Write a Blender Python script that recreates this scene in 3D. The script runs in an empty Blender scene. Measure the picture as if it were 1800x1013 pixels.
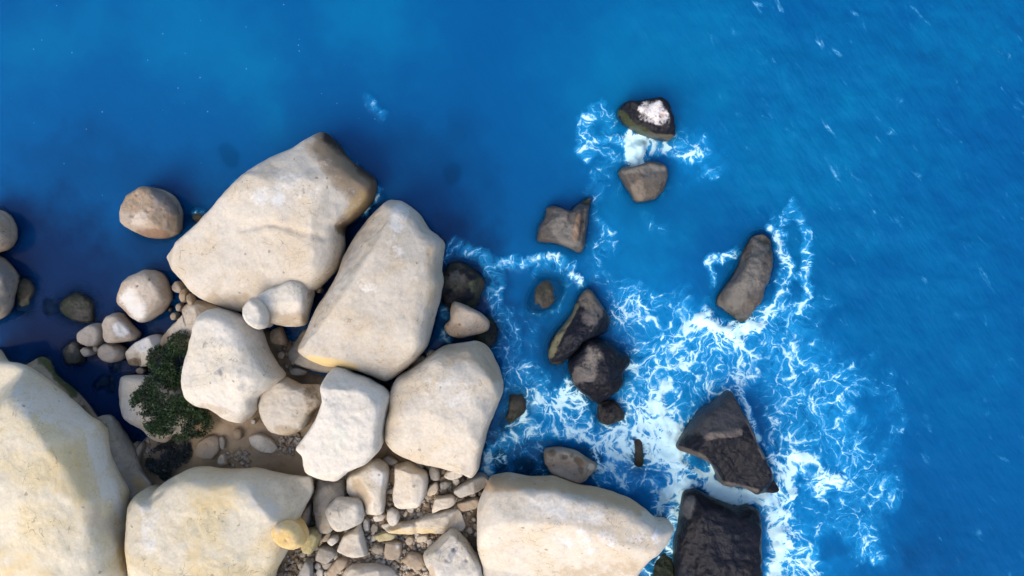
import bpy, math, random
import numpy as np

# ------------------------------------------------------------------ camera, sky, sun, exposure
S = bpy.context.scene
COL = S.collection
CAM_H = 36.0            # height of the drone above the sea (m)
PX = 0.025              # metres per photograph pixel at sea level
CX, CY = 900.0, 506.5
cam_d = bpy.data.cameras.new('camera')
cam = bpy.data.objects.new('camera', cam_d)
COL.objects.link(cam)
cam.location = (0, 0, CAM_H)
cam.rotation_euler = (0, 0, 0)          # looks straight down, image top = +Y
cam_d.sensor_fit = 'HORIZONTAL'
cam_d.angle = 2 * math.atan(900 * PX / CAM_H)
cam_d.clip_end = 6000
S.camera = cam

SUN_EL, SUN_AZ = math.radians(48), math.radians(235)   # azimuth measured from +X, counter-clockwise
wd = bpy.data.worlds.new('World')
S.world = wd
wd.use_nodes = True
wn, wl = wd.node_tree.nodes, wd.node_tree.links
wn.clear()
sky = wn.new('ShaderNodeTexSky')
sky.sky_type = 'NISHITA'
sky.sun_disc = False
sky.sun_elevation = SUN_EL
sky.sun_rotation = math.radians(90) - SUN_AZ
sky.air_density = 1.0
sky.dust_density = 3.0
sky.ozone_density = 1.0
bg = wn.new('ShaderNodeBackground')
bg.inputs['Strength'].default_value = 0.15
wo = wn.new('ShaderNodeOutputWorld')
wl.new(sky.outputs[0], bg.inputs[0])
wl.new(bg.outputs[0], wo.inputs[0])
sun_d = bpy.data.lights.new('sun', 'SUN')
sun_d.energy = 0.7
sun_d.angle = math.radians(44)
sun_d.color = (1.0, 0.91, 0.77)
sun = bpy.data.objects.new('sun', sun_d)
COL.objects.link(sun)
sun.location = (0, 0, 60)
sun.rotation_euler = (0, math.radians(90) - SUN_EL, SUN_AZ)
S.view_settings.view_transform = 'Standard'
S.view_settings.look = 'None'
S.view_settings.gamma = 1.0
S.view_settings.exposure = 1.05
S.view_settings.use_curve_mapping = False
S.render.engine = 'CYCLES'
S.cycles.max_bounces = 3
S.cycles.diffuse_bounces = 2
S.cycles.glossy_bounces = 1
S.cycles.transmission_bounces = 2
S.cycles.transparent_max_bounces = 12
S.cycles.use_denoising = True
S.cycles.use_adaptive_sampling = True
S.cycles.adaptive_threshold = 0.03

rng = np.random.default_rng(7)

# ------------------------------------------------------------------ small maths
def P(px, py, z=0.0):
    """ground position of a photograph pixel for a point at height z"""
    k = PX * (CAM_H - z) / CAM_H
    return np.stack([(np.asarray(px, float) - CX) * k, (CY - np.asarray(py, float)) * k], -1)

def unP(x, y, z):
    k = PX * (CAM_H - z) / CAM_H
    return x / k + CX, CY - y / k

def hash3(i, j, k, seed):
    n = (i * 374761393 + j * 668265263 + k * 2147483647 + seed * 974634777).astype(np.int64) & 0xffffffff
    n = ((n ^ (n >> 13)) * 1274126177) & 0xffffffff
    n = ((n ^ (n >> 16)) * 2246822519) & 0xffffffff
    return ((n ^ (n >> 15)) & 0xffff) / 65535.0

def vnoise(p, seed=0):
    """value noise in [-1,1], p = (n,3)"""
    p = p + np.array([131.7, 57.3, 91.1]) + seed * 17.31
    f = np.floor(p).astype(np.int64)
    u = p - f
    u = u * u * u * (u * (u * 6 - 15) + 10)
    r = 0
    for a in (0, 1):
        wa = u[:, 0] if a else 1 - u[:, 0]
        for b in (0, 1):
            wb = u[:, 1] if b else 1 - u[:, 1]
            for c in (0, 1):
                wc = u[:, 2] if c else 1 - u[:, 2]
                r = r + wa * wb * wc * hash3(f[:, 0] + a, f[:, 1] + b, f[:, 2] + c, seed)
    return r * 2 - 1

def fbm(p, octaves=4, seed=0, gain=0.5):
    r, a, f = 0, 1.0, 1.0
    for o in range(octaves):
        r = r + a * vnoise(p * f, seed + o * 7)
        a *= gain
        f *= 2.03
    return r

def sstep(a, b, x):
    t = np.clip((x - a) / (b - a), 0, 1)
    return t * t * (3 - 2 * t)

def spline(pts, n):
    """closed Catmull-Rom through pts, n samples evenly spaced along its length"""
    pts = np.asarray(pts, float)
    m = len(pts)
    t = np.linspace(0, 1, 12, endpoint=False)[:, None]
    out = []
    for i in range(m):
        p0, p1, p2, p3 = pts[i - 1], pts[i], pts[(i + 1) % m], pts[(i + 2) % m]
        out.append(0.5 * (2 * p1 + (p2 - p0) * t + (2 * p0 - 5 * p1 + 4 * p2 - p3) * t ** 2
                          + (3 * p1 - p0 - 3 * p2 + p3) * t ** 3) * 0.75
                   + 0.25 * (p1 + (p2 - p1) * t))
    c = np.concatenate(out)
    d = np.linalg.norm(np.roll(c, -1, 0) - c, axis=1)
    s = np.concatenate([[0], np.cumsum(d)])
    cc = np.concatenate([c, c[:1]])
    q = np.linspace(0, s[-1], n, endpoint=False)
    return np.stack([np.interp(q, s, cc[:, k]) for k in range(cc.shape[1])], -1)

def seg_dist(x, y, line):
    best = np.full(x.shape, 1e9)
    for (x0, y0), (x1, y1) in zip(line[:-1], line[1:]):
        dx, dy = x1 - x0, y1 - y0
        t = np.clip(((x - x0) * dx + (y - y0) * dy) / (dx * dx + dy * dy + 1e-9), 0, 1)
        best = np.minimum(best, np.hypot(x - x0 - t * dx, y - y0 - t * dy))
    return best

def inside(x, y, poly):
    r = np.zeros(x.shape, bool)
    n = len(poly)
    for i in range(n):
        x0, y0 = poly[i]
        x1, y1 = poly[(i + 1) % n]
        c = ((y0 > y) != (y1 > y)) & (x < (x1 - x0) * (y - y0) / (y1 - y0 + 1e-12) + x0)
        r ^= c
    return r

def parse(s):
    return [tuple(float(v) for v in q.split(',')) for q in s.split()]

# ------------------------------------------------------------------ node helpers and materials
class G:
    def __init__(self, name):
        self.m = bpy.data.materials.new(name)
        self.m.use_nodes = True
        self.n, self.l = self.m.node_tree.nodes, self.m.node_tree.links
        self.n.clear()
        self.out = self.n.new('ShaderNodeOutputMaterial')
    def add(self, t, ins=None, **kw):
        nd = self.n.new(t)
        for k, v in kw.items():
            setattr(nd, k, v)
        for k, v in (ins or {}).items():
            self.put(nd.inputs[k], v)
        return nd
    def put(self, sock, v):
        if isinstance(v, bpy.types.NodeSocket):
            self.l.new(v, sock)
        elif isinstance(v, bpy.types.Node):
            self.l.new(v.outputs[0], sock)
        else:
            if sock.type == 'RGBA' and len(v) == 3:
                v = (*v, 1)
            sock.default_value = v
    def math(self, op, a, b=0.0, c=0.0, clamp=False):
        nd = self.add('ShaderNodeMath', {0: a, 1: b, 2: c}, operation=op)
        nd.use_clamp = clamp
        return nd.outputs[0]
    def vmath(self, op, a, b=(0, 0, 0)):
        return self.add('ShaderNodeVectorMath', {0: a, 1: b}, operation=op).outputs[0]
    def mix(self, f, a, b, blend='MIX'):
        nd = self.add('ShaderNodeMix', data_type='RGBA', blend_type=blend)
        self.put(nd.inputs[0], f); self.put(nd.inputs[6], a); self.put(nd.inputs[7], b)
        return nd.outputs[2]
    def ss(self, x, a, b, o0=0.0, o1=1.0):
        nd = self.add('ShaderNodeMapRange', interpolation_type='SMOOTHSTEP')
        for k, v in zip((0, 1, 2, 3, 4), (x, a, b, o0, o1)):
            self.put(nd.inputs[k], v)
        return nd.outputs[0]
    def noise(self, v, scale, detail=4, rough=0.55, dist=0.0):
        return self.add('ShaderNodeTexNoise', {'Vector': v, 'Scale': scale, 'Detail': detail, 'Roughness': rough, 'Distortion': dist}).outputs[0]

def rock_material(name, light, warm, grey, pits=0.5, wet=0.0, rough=0.88, algae=0.0, bump=1.0):
    g = G(name)
    pos = g.add('ShaderNodeNewGeometry').outputs['Position']
    oi = g.add('ShaderNodeObjectInfo').outputs['Random']
    off = g.add('ShaderNodeCombineXYZ', {0: g.math('MULTIPLY', oi, 37.0), 1: g.math('MULTIPLY', oi, 91.0), 2: oi}).outputs[0]
    v = g.vmath('ADD', pos, off)
    n1 = g.noise(v, 0.45, 3, 0.6, 0.4)
    n2 = g.noise(v, 1.7, 5, 0.62)
    n3 = g.noise(v, 9.0, 4, 0.68)
    stre = g.noise(g.vmath('MULTIPLY', v, (1.0, 1.0, 4.0)), 2.2, 3, 0.6, 0.6)
    c = g.mix(g.ss(n1, 0.38, 0.66), light, warm)
    c = g.mix(g.math('MULTIPLY', g.ss(n2, 0.45, 0.75), 0.7), c, grey)
    c = g.mix(g.math('MULTIPLY', g.ss(stre, 0.55, 0.8), 0.35), c, warm)
    mo = g.noise(v, 3.6, 4, 0.6, 0.8)
    c = g.mix(g.math('MULTIPLY', g.ss(mo, 0.52, 0.74), 0.38), c, tuple(x * k for x, k in zip(warm, (0.80, 0.74, 0.66))))
    c = g.mix(g.math('MULTIPLY', g.ss(mo, 0.44, 0.26), 0.35), c, tuple(min(x * 1.14, 0.7) for x in light))
    ck = g.noise(v, 1.1, 3, 0.5, 1.2)
    ckf = g.math('MULTIPLY', g.ss(g.math('ABSOLUTE', g.math('SUBTRACT', ck, 0.5)), 0.010, 0.0), g.ss(n1, 0.46, 0.58))
    c = g.mix(g.math('MULTIPLY', ckf, 0.7), c, tuple(x * 0.4 for x in warm))
    # grain, darker and lighter flecks
    gr = g.ss(n3, 0.25, 0.78, 0.90, 1.07)
    c = g.mix(1.0, c, g.add('ShaderNodeCombineXYZ', {0: gr, 1: gr, 2: gr}).outputs[0], 'MULTIPLY')
    tone = g.math('ADD', 0.88, g.math('MULTIPLY', oi, 0.2))
    c = g.mix(1.0, c, g.add('ShaderNodeCombineXYZ', {0: tone, 1: tone, 2: tone}).outputs[0], 'MULTIPLY')
    # lichen, iron and damp patches, plus painted highlights and shade, laid on the vertices
    st = g.add('ShaderNodeAttribute', attribute_name='stain')
    sn = g.math('ADD', g.math('MULTIPLY', g.math('SUBTRACT', n2, 0.5), 1.5), g.math('MULTIPLY', g.math('SUBTRACT', n3, 0.5), 1.3))
    al = st.outputs['Alpha']
    sa = g.math('MULTIPLY', g.ss(g.math('ADD', al, g.math('MULTIPLY', sn, g.ss(al, 0.0, 0.25))), 0.20, 0.78), g.math('ADD', 0.35, g.math('MULTIPLY', al, 0.65)), clamp=True)
    c = g.mix(sa, c, st.outputs['Color'])
    # solution pits
    vor = g.add('ShaderNodeTexVoronoi', {'Vector': g.vmath('ADD', v, g.vmath('MULTIPLY', g.add('ShaderNodeTexNoise', {'Vector': v, 'Scale': 6.0}).outputs['Color'], (0.14, 0.14, 0.14))), 'Scale': 2.1, 'Randomness': 1.0})
    rad = g.math('MULTIPLY', g.ss(g.add('ShaderNodeSeparateColor', {0: vor.outputs['Color']}).outputs[0], 1.0 - pits * 0.75, 1.0), 0.15)
    pit = g.ss(g.math('SUBTRACT', vor.outputs['Distance'], rad), 0.035, -0.03)
    pit = g.math('MULTIPLY', pit, g.ss(rad, 0.01, 0.03))
    vor2 = g.add('ShaderNodeTexVoronoi', {'Vector': v, 'Scale': 6.5, 'Randomness': 1.0})
    pit2 = g.math('MULTIPLY', g.ss(vor2.outputs['Distance'], 0.16, 0.05), g.ss(n2, 0.56 - 0.08 * pits, 0.70))
    pits_all = g.math('MAXIMUM', pit, g.math('MULTIPLY', pit2, min(1.0, 0.4 + pits)))
    dark = tuple(x * 0.42 for x in warm)
    c = g.mix(g.math('MULTIPLY', pits_all, 0.75), c, dark)
    rgh = rough
    if wet > 0:
        z = g.add('ShaderNodeSeparateXYZ', {0: pos}).outputs[2]
        lev = g.math('ADD', z, g.math('MULTIPLY', g.math('SUBTRACT', n2, 0.5), -1.1))
        wf = g.ss(lev, wet + 0.18, wet - 0.22)
        c = g.mix(wf, c, g.mix(1.0, c, (0.36, 0.31, 0.27), 'MULTIPLY'))
        if algae > 0:
            af = g.math('MULTIPLY', g.ss(lev, algae + 0.25, algae - 0.15), g.ss(g.math('ADD', n2, g.math('MULTIPLY', n3, 0.5)), 0.5, 0.82))
            c = g.mix(af, c, g.mix(g.ss(n1, 0.4, 0.6), (0.018, 0.024, 0.014), (0.045, 0.041, 0.032)))
        rgh = g.ss(lev, wet + 0.2, wet - 0.2, rough, 0.35)
    h = g.math('ADD', g.math('MULTIPLY', n2, 0.55), g.math('MULTIPLY', n3, 0.28))
    bp = g.add('ShaderNodeBump', {'Strength': 0.42 * bump, 'Distance': 0.12, 'Height': h})
    b = g.add('ShaderNodeBsdfPrincipled', {'Base Color': c, 'Roughness': rgh, 'Normal': bp.outputs[0]})
    b.inputs['Specular IOR Level'].default_value = 0.12 if bump > 2.3 else 0.15
    g.l.new(b.outputs[0], g.out.inputs[0])
    return g.m

MAT = {
    'lime': rock_material('pale_limestone', (0.51, 0.455, 0.375), (0.48, 0.405, 0.30), (0.44, 0.405, 0.35), 0.35),
    'cream': rock_material('cream_limestone', (0.62, 0.545, 0.41), (0.59, 0.48, 0.29), (0.56, 0.50, 0.39), 0.35),
    'white': rock_material('white_limestone', (0.54, 0.49, 0.415), (0.50, 0.44, 0.345), (0.47, 0.435, 0.38), 0.35),
    'limesea': rock_material('sea_washed_limestone', (0.51, 0.455, 0.375), (0.47, 0.39, 0.285), (0.43, 0.39, 0.335), 0.45, wet=0.25),
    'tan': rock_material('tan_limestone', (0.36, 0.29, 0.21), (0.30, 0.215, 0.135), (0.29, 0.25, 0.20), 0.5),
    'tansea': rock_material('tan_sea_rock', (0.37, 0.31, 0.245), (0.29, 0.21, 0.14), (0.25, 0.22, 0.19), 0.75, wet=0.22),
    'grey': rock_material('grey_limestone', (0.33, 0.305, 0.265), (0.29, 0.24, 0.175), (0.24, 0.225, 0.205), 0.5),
    'greysea': rock_material('grey_sea_rock', (0.085, 0.082, 0.080), (0.080, 0.066, 0.052), (0.042, 0.043, 0.046), 0.6, wet=0.3, algae=0.35, rough=0.6, bump=2.2),
    'dark': rock_material('dark_wet_rock', (0.0075, 0.0090, 0.0145), (0.0095, 0.0090, 0.012), (0.005, 0.006, 0.011), 0.5, wet=0.3, algae=0.35, rough=0.34, bump=2.4),
    'sub': rock_material('submerged_rock', (0.05, 0.055, 0.045), (0.045, 0.05, 0.03), (0.03, 0.032, 0.03), 0.4, wet=0.5, rough=0.6),
    'orange': rock_material('ochre_stone', (0.68, 0.50, 0.24), (0.66, 0.44, 0.17), (0.62, 0.53, 0.38), 0.2),
    'yellow': rock_material('yellow_grey_stone', (0.40, 0.34, 0.19), (0.37, 0.30, 0.14), (0.33, 0.30, 0.22), 0.3),
}
YEL, BRN, DRK, WHT, OCH = (0.56, 0.41, 0.19), (0.16, 0.105, 0.058), (0.05, 0.043, 0.038), (0.59, 0.565, 0.52), (0.42, 0.28, 0.10)  # WHT also paints the bluish-white highlights of boulder facets
PNK, GRN, TAN, GRY = (0.72, 0.66, 0.63), (0.05, 0.07, 0.018), (0.36, 0.275, 0.18), (0.27, 0.26, 0.25)

# ------------------------------------------------------------------ building blocks
def mesh_object(name, verts, faces, mat, loc=(0, 0, 0), parent=None, smooth=True):
    me = bpy.data.meshes.new(name)
    me.from_pydata(verts, [], faces)
    me.update()
    if smooth:
        me.polygons.foreach_set('use_smooth', [True] * len(me.polygons))
    if mat:
        me.materials.append(mat)
    o = bpy.data.objects.new(name, me)
    COL.objects.link(o)
    o.location = loc
    if parent:
        o.parent = parent
    return o

def tag(o, label, cat=None, kind=None, group=None):
    o['label'] = label
    if cat: o['category'] = cat
    if kind: o['kind'] = kind
    if group: o['group'] = group
    return o

SEA_ROCKS = []      # outlines (pixels at sea level) used for the water's depth
SEEDS = [100]
ROCK_POLYS = []

def rock(name, label, outline, zb, zt, mat, planes=(), p=7.0, q=2.3, facets=5, amp=1.0, stains_and_light=(), grooves=(), pits=(),
         skirt=1.2, spread=0.0, sea=0, cat='rock', facet_tilt=(16, 42), rugged=1.7, rim=0.45, chips=7):
    if mat in ('dark', 'greysea'):
        rugged = 4.0
    ROCK_POLYS.append((parse(outline), zt))
    SEEDS[0] += 1
    seed = SEEDS[0]
    r = np.random.default_rng(seed)
    pts = np.array(parse(outline))
    size_px = math.sqrt(np.ptp(pts[:, 0]) * np.ptp(pts[:, 1]))
    N = int(np.clip(size_px * 1.5, 28, 340))
    M = int(np.clip(size_px * 0.42, 9, 88))
    o_px = spline(pts, N)
    c_px = o_px.mean(0)
    size = size_px * PX
    # plan outline: sides that face the lens meet the ground at the seen edge, sides that face away hide theirs behind the upper edge
    tan = np.roll(o_px, -1, 0) - np.roll(o_px, 1, 0)
    nrm = np.stack([tan[:, 1], -tan[:, 0]], -1)
    nrm *= np.sign(((o_px - c_px) * nrm).sum(1).sum())
    nrm /= np.linalg.norm(nrm, axis=1)[:, None] + 1e-9
    rad = o_px - np.array([CX, CY])
    rad /= np.linalg.norm(rad, axis=1)[:, None] + 1e-9
    away = sstep(-0.3, 0.6, (nrm * rad).sum(1))
    hw = max(2, N // 7)
    ker = np.hanning(2 * hw + 1); ker /= ker.sum()
    away = np.convolve(np.concatenate([away[-hw:], away, away[:hw]]), ker, 'valid')
    # the rim stands at mid height; below it the wall drops away, undercut where it faces the lens
    zr = zb + (zt - zb) * (rim if zt > 0 else 0.0)
    kk = (PX * (CAM_H - np.maximum(zr + 0.27 * (zt - zr) * away, 0.0)) / CAM_H)[:, None]
    O = np.stack([o_px[:, 0] - CX, CY - o_px[:, 1]], -1) * kk
    C = O.mean(0)
    B0 = P(o_px[:, 0], o_px[:, 1], max(zb, 0.0))
    BASE = B0 + (O - B0) * away[:, None]
    BASE = BASE + (C - BASE) * 0.025
    O3 = np.column_stack([O, np.zeros(N)])
    jit = fbm(O3 * (3.2 / max(size, 0.4)), 4, seed) * 0.016 * size ** 0.85 * amp
    dirv = (O - C) / (np.linalg.norm(O - C, axis=1)[:, None] + 1e-9)
    O = O + dirv * jit[:, None]
    BASE = BASE + dirv * jit[:, None]
    # rings from the middle to the rim
    s = np.linspace(0, 1, M + 1)[1:]
    t = 1 - (1 - s) ** 1.7
    X = C[0] + t[:, None] * (O[:, 0] - C[0])[None]
    Y = C[1] + t[:, None] * (O[:, 1] - C[1])[None]
    T = np.repeat(t[:, None], N, 1)
    h = zt - zb
    # the top: several planes meeting along soft ridges
    zs = [zt - 0.10 * h * (((X - C[0]) ** 2 + (Y - C[1]) ** 2) / (size * 0.5) ** 2) * 0.6]
    for (ax, ay, az, tilt, azi) in planes:
        a = P(ax, ay, az)
        d = (X - a[0]) * math.cos(math.radians(azi)) + (Y - a[1]) * math.sin(math.radians(azi))
        zs.append(az - d * math.tan(math.radians(tilt)))
    for k in range(facets):
        i = int(r.integers(N))
        f = r.uniform(0.38, 0.8)
        a = C + f * (O[i] - C)
        azi = math.atan2(*(O[i] - C)[::-1]) + r.uniform(-0.4, 0.4)
        d = (X - a[0]) * math.cos(azi) + (Y - a[1]) * math.sin(azi)
        zs.append(zt - 0.03 * h - d * math.tan(math.radians(r.uniform(*facet_tilt))))
    if cat == 'boulder':                # broad shallow planes across the top
        for k in range(4):
            i = int(r.integers(N))
            a = C + r.uniform(0.25, 0.6) * (O[i] - C)
            azi = math.atan2(*(O[i] - C)[::-1]) + r.uniform(-0.5, 0.5)
            d = (X - a[0]) * math.cos(azi) + (Y - a[1]) * math.sin(azi)
            zs.append(zt - 0.01 * h - d * math.tan(math.radians(r.uniform(7, 17))))
    if size > 1.2:                      # broken corners round the rim
        for k in range(chips):
            i = int(r.integers(N))
            a = O[i] + (C - O[i]) * r.uniform(0.05, 0.16)
            azi = math.atan2(*dirv[i][::-1]) + r.uniform(-0.5, 0.5)
            d = (X - a[0]) * math.cos(azi) + (Y - a[1]) * math.sin(azi)
            zs.append(zt - 0.06 * h - d * math.tan(math.radians(r.uniform(38, 62))))
    Zs = np.stack(zs)
    ks = 0.007 * h + 0.006
    p = p * 2.1
    zmin = Zs.min(0)
    Z = zmin - ks * np.log(np.exp(-(Zs - zmin) / ks).sum(0)) + ks * 0.7
    Z = np.maximum(Z, zr + 0.06 * h)
    Z = zr + (Z - zr) * np.clip(1 - T ** p, 0, 1) ** (1 / q)
    verts = [np.array([[C[0], C[1], Z[0].mean()]]), np.stack([X.ravel(), Y.ravel(), Z.ravel()], -1)]
    for f in (0.3, 0.65, 1.0):
        Q = O + (BASE - O) * f ** 1.4
        verts.append(np.column_stack([Q, np.full(N, zr + (zb - zr) * f)]))
    verts.append(np.column_stack([BASE + dirv * spread, np.full(N, zb - skirt)]))
    V = np.concatenate(verts)
    R = M + 4
    idx = 1 + np.arange(R * N).reshape(R, N)
    faces = [(0, idx[0, i], idx[0, (i + 1) % N]) for i in range(N)]
    a, b = idx[:-1], idx[1:]
    quads = np.stack([a, b, np.roll(b, -1, 1), np.roll(a, -1, 1)], -1).reshape(-1, 4)
    ccw = ((O[:, 0] * np.roll(O[:, 1], -1) - np.roll(O[:, 0], -1) * O[:, 1]).sum()) > 0
    faces += quads.tolist()
    if not ccw:
        faces = [tuple(reversed(f)) for f in faces]
    origin = np.array([C[0], C[1], zb])
    ob = mesh_object(name, (V - origin).tolist(), faces, MAT[mat], origin)
    me = ob.data
    nv = len(V)
    nb = np.empty(nv * 3)
    me.vertex_normals.foreach_get('vector', nb)
    NV = nb.reshape(-1, 3)
    f1 = 2.2 / max(size, 0.3)
    d = 0.024 * fbm(V * f1 * 1.25, 4, seed + 3)
    d += 0.022 * (0.3 - np.sqrt(vnoise(V * f1 * 2.1, seed + 5) ** 2 + 0.03))
    d += 0.007 * (0.25 - np.sqrt(fbm(V * f1 * 5.5, 2, seed + 9) ** 2 + 0.02))
    d = d * size ** 0.8 * amp
    d += rugged * (0.010 * fbm(V * 3.1, 3, seed + 12) + 0.020 * np.minimum(0, vnoise(V * np.array([1.1, 1.1, 2.6]), seed + 14) + 0.35)) * min(1.0, size / 2.0)
    d *= np.concatenate([[1], (1 - 0.65 * T ** 8).ravel(), np.full(4 * N, 0.5)])
    W = V + NV * d[:, None]
    vx, vy = unP(W[:, 0], W[:, 1], W[:, 2])
    for line, wdt, dep in grooves:
        line = parse(line)
        wob = 5 * vnoise(np.column_stack([vx, vy, vx * 0]) * 0.04, seed)
        W[:, 2] -= dep * np.exp(-(seg_dist(vx + wob, vy + wob, line) / wdt) ** 2)
    for (ax, ay, rr, dep) in pits:
        W[:, 2] -= dep * np.exp(-((vx - ax) ** 2 + (vy - ay) ** 2) / rr ** 2)
    me.vertices.foreach_set('co', (W - origin).ravel())
    me.update()
    st = np.zeros((nv, 4))
    wob = np.column_stack([vx, vy, W[:, 2] * 20])
    wx, wy = 5 * fbm(wob * 0.05, 3, seed + 20), 5 * fbm(wob * 0.05, 3, seed + 40)
    for (line, rr, col, a) in stains_and_light:
        dd = seg_dist(vx + wx * min(1, rr / 30), vy + wy * min(1, rr / 30), parse(line)) if ' ' in line else np.hypot(vx + wx * min(1, rr / 30) - parse(line)[0][0], vy + wy * min(1, rr / 30) - parse(line)[0][1])
        w = sstep(rr, rr * 0.35, dd) * a
        wc = np.clip(w, 0, 1)
        ao = wc + st[:, 3] * (1 - wc)
        st[:, :3] = np.where(ao[:, None] > 1e-4, (st[:, :3] * (st[:, 3] * (1 - wc))[:, None] + np.array(col) * wc[:, None]) / (ao[:, None] + 1e-6), np.array(col))
        st[:, 3] = ao
    at = me.attributes.new('stain', 'FLOAT_COLOR', 'POINT')  # holds the stains plus the painted highlights and shade
    at.data.foreach_set('color', st.astype(np.float32).ravel())
    if sea:
        x0, y0 = unP(BASE[:, 0], BASE[:, 1], 0.0)
        SEA_ROCKS.append((np.column_stack([x0, y0])[::2], sea, zt))
    return tag(ob, label, cat)

# ------------------------------------------------------------------ ground and sea bed: one sheet out to the horizon
def axis(lo, hi, step, far):
    a = list(np.arange(lo, hi + step * 0.5, step))
    e, d = [], step
    x = a[-1]
    while x < far:
        d *= 1.45
        x += d
        e.append(x)
    s, d = [], step
    x = a[0]
    while x > -far:
        d *= 1.45
        x -= d
        s.append(x)
    return np.array(s[::-1] + a + e)

def sheet(name, xs, ys, zf, mat):
    X, Y = np.meshgrid(xs, ys)
    Z = zf(X, Y)
    nx, ny = len(xs), len(ys)
    i = np.arange(nx * ny).reshape(ny, nx)
    q = np.stack([i[:-1, :-1], i[:-1, 1:], i[1:, 1:], i[1:, :-1]], -1).reshape(-1, 4)
    me = bpy.data.meshes.new(name)
    V = np.stack([X.ravel(), Y.ravel(), Z.ravel()], -1)
    me.vertices.add(len(V))
    me.vertices.foreach_set('co', V.ravel())
    me.loops.add(q.size)
    me.loops.foreach_set('vertex_index', q.ravel().astype(np.int32))
    me.polygons.add(len(q))
    me.polygons.foreach_set('loop_start', np.arange(0, q.size, 4, dtype=np.int32))
    me.polygons.foreach_set('use_smooth', np.ones(len(q), bool))
    me.update(calc_edges=True)
    me.validate()
    me.materials.append(mat)
    o = bpy.data.objects.new(name, me)
    COL.objects.link(o)
    return o, X.ravel(), Y.ravel()

LAND = parse('215,800 262,742 300,735 322,640 335,590 372,556 470,560 520,590 560,640 690,655 745,618 790,640 800,700 800,780 830,830 852,845 846,900 880,960 870,1013 850,1400 200,1500 -900,1500 -900,760 0,740 120,790')
def ground_z(X, Y):
    x, y = unP(X, Y, 0.0)
    d = seg_dist(x, y, LAND + LAND[:1])
    d = np.where(inside(x, y, LAND), d, -d)
    p3 = np.column_stack([X.ravel(), Y.ravel(), X.ravel() * 0])
    n = fbm(p3 * 0.7, 5, 5).reshape(X.shape)
    z = -1.0 + 1.12 * sstep(-30, 26, d) + 0.33 * sstep(170, 110, np.hypot((x - 690) / 1.1, (y - 920)))  - 2.6 * sstep(0, 260, -d) + 0.12 * n
    z += 0.0015 * np.clip(y - 1013, 0, 600) * (d > 0)
    # the flat silty hollow between the boulders
    hol = sstep(95, 40, np.hypot((x - 430) / 1.25, (y - 782)))
    return z * (1 - hol) + hol * (0.42 + 0.05 * n)

def ground_material():
    g = G('silt_and_sand')
    pos = g.add('ShaderNodeNewGeometry').outputs['Position']
    n1, n2, n3 = g.noise(pos, 0.5, 5), g.noise(pos, 2.5, 6, 0.65), g.noise(pos, 14.0, 5, 0.7)
    z = g.add('ShaderNodeSeparateXYZ', {0: pos}).outputs[2]
    c = g.mix(g.ss(n1, 0.4, 0.62), (0.36, 0.255, 0.14), (0.29, 0.20, 0.12))
    c = g.mix(g.ss(n2, 0.5, 0.75), c, (0.22, 0.16, 0.105))
    c = g.mix(g.math('MULTIPLY', g.ss(n3, 0.5, 0.8), 0.5), c, (0.33, 0.25, 0.16))
    sea = g.mix(g.ss(n2, 0.4, 0.65), (0.018, 0.022, 0.025), (0.05, 0.05, 0.04))
    c = g.mix(g.ss(z, -0.1, 0.16), sea, c)
    h = g.math('ADD', n2, g.math('MULTIPLY', n3, 0.4))
    bp = g.add('ShaderNodeBump', {'Strength': 0.6, 'Distance': 0.08, 'Height': h})
    b = g.add('ShaderNodeBsdfPrincipled', {'Base Color': c, 'Roughness': g.ss(n2, 0.35, 0.65, 0.4, 0.85), 'Normal': bp.outputs[0]})
    g.l.new(b.outputs[0], g.out.inputs[0])
    return g.m

gx, gy = axis(-24, 24, 0.16, 2500), axis(-14, 14, 0.16, 2500)
ground, _, _ = sheet('ground', gx, gy, ground_z, ground_material())
tag(ground, 'brown silt and rubble shore running down into the sea bed', None, 'structure')

# ------------------------------------------------------------------ the large boulders
B = 'boulder'
rock(B, 'long pale slab boulder with a dark pitted brown end jutting into the sea',
     '281,452 300,432 335,405 372,372 415,330 445,305 480,278 520,258 552,236 570,233 590,250 612,276 640,300 661,318 659,345 645,368 622,388 604,402 604,432 592,470 573,492 545,516 500,538 430,550 392,541 346,524 318,500 296,478',
     -0.35, 3.5, 'limesea', planes=[(505, 340, 3.45, 4, 60), (480, 410, 3.3, 13, 262), (360, 430, 2.9, 12, 200), (440, 500, 2.6, 30, 268), (632, 318, 2.9, 34, 335), (622, 292, 3.1, 52, 42), (590, 440, 2.7, 34, 345)],
     facets=1, amp=0.75, p=10, cat=B, sea=2,
     grooves=[('425,402 470,392 514,402 573,421 606,408', 7, 0.09)],
     stains_and_light=[('455,350 480,340', 26, WHT, 0.55), ('505,320 545,335', 30, WHT, 0.5), ('490,355', 16, WHT, 0.6), ('565,255 590,285 635,330', 46, (0.37, 0.28, 0.19), 0.6), ('580,262 605,295 640,335', 44, BRN, 0.55), ('662,330 650,372 606,402', 24, BRN, 0.9), ('615,372 640,350', 20, OCH, 0.5), ('575,245 612,278 655,318', 34, (0.16, 0.115, 0.075), 0.7), ('582,240 622,272 666,318', 22, (0.022, 0.018, 0.015), 0.95), ('660,328 648,366 610,398', 15, (0.10, 0.07, 0.045), .8), ('380,530 470,545', 30, TAN, 0.6)])  # WHT paints facet highlights; brown lower-right edge also paints the overhang's shade
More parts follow.
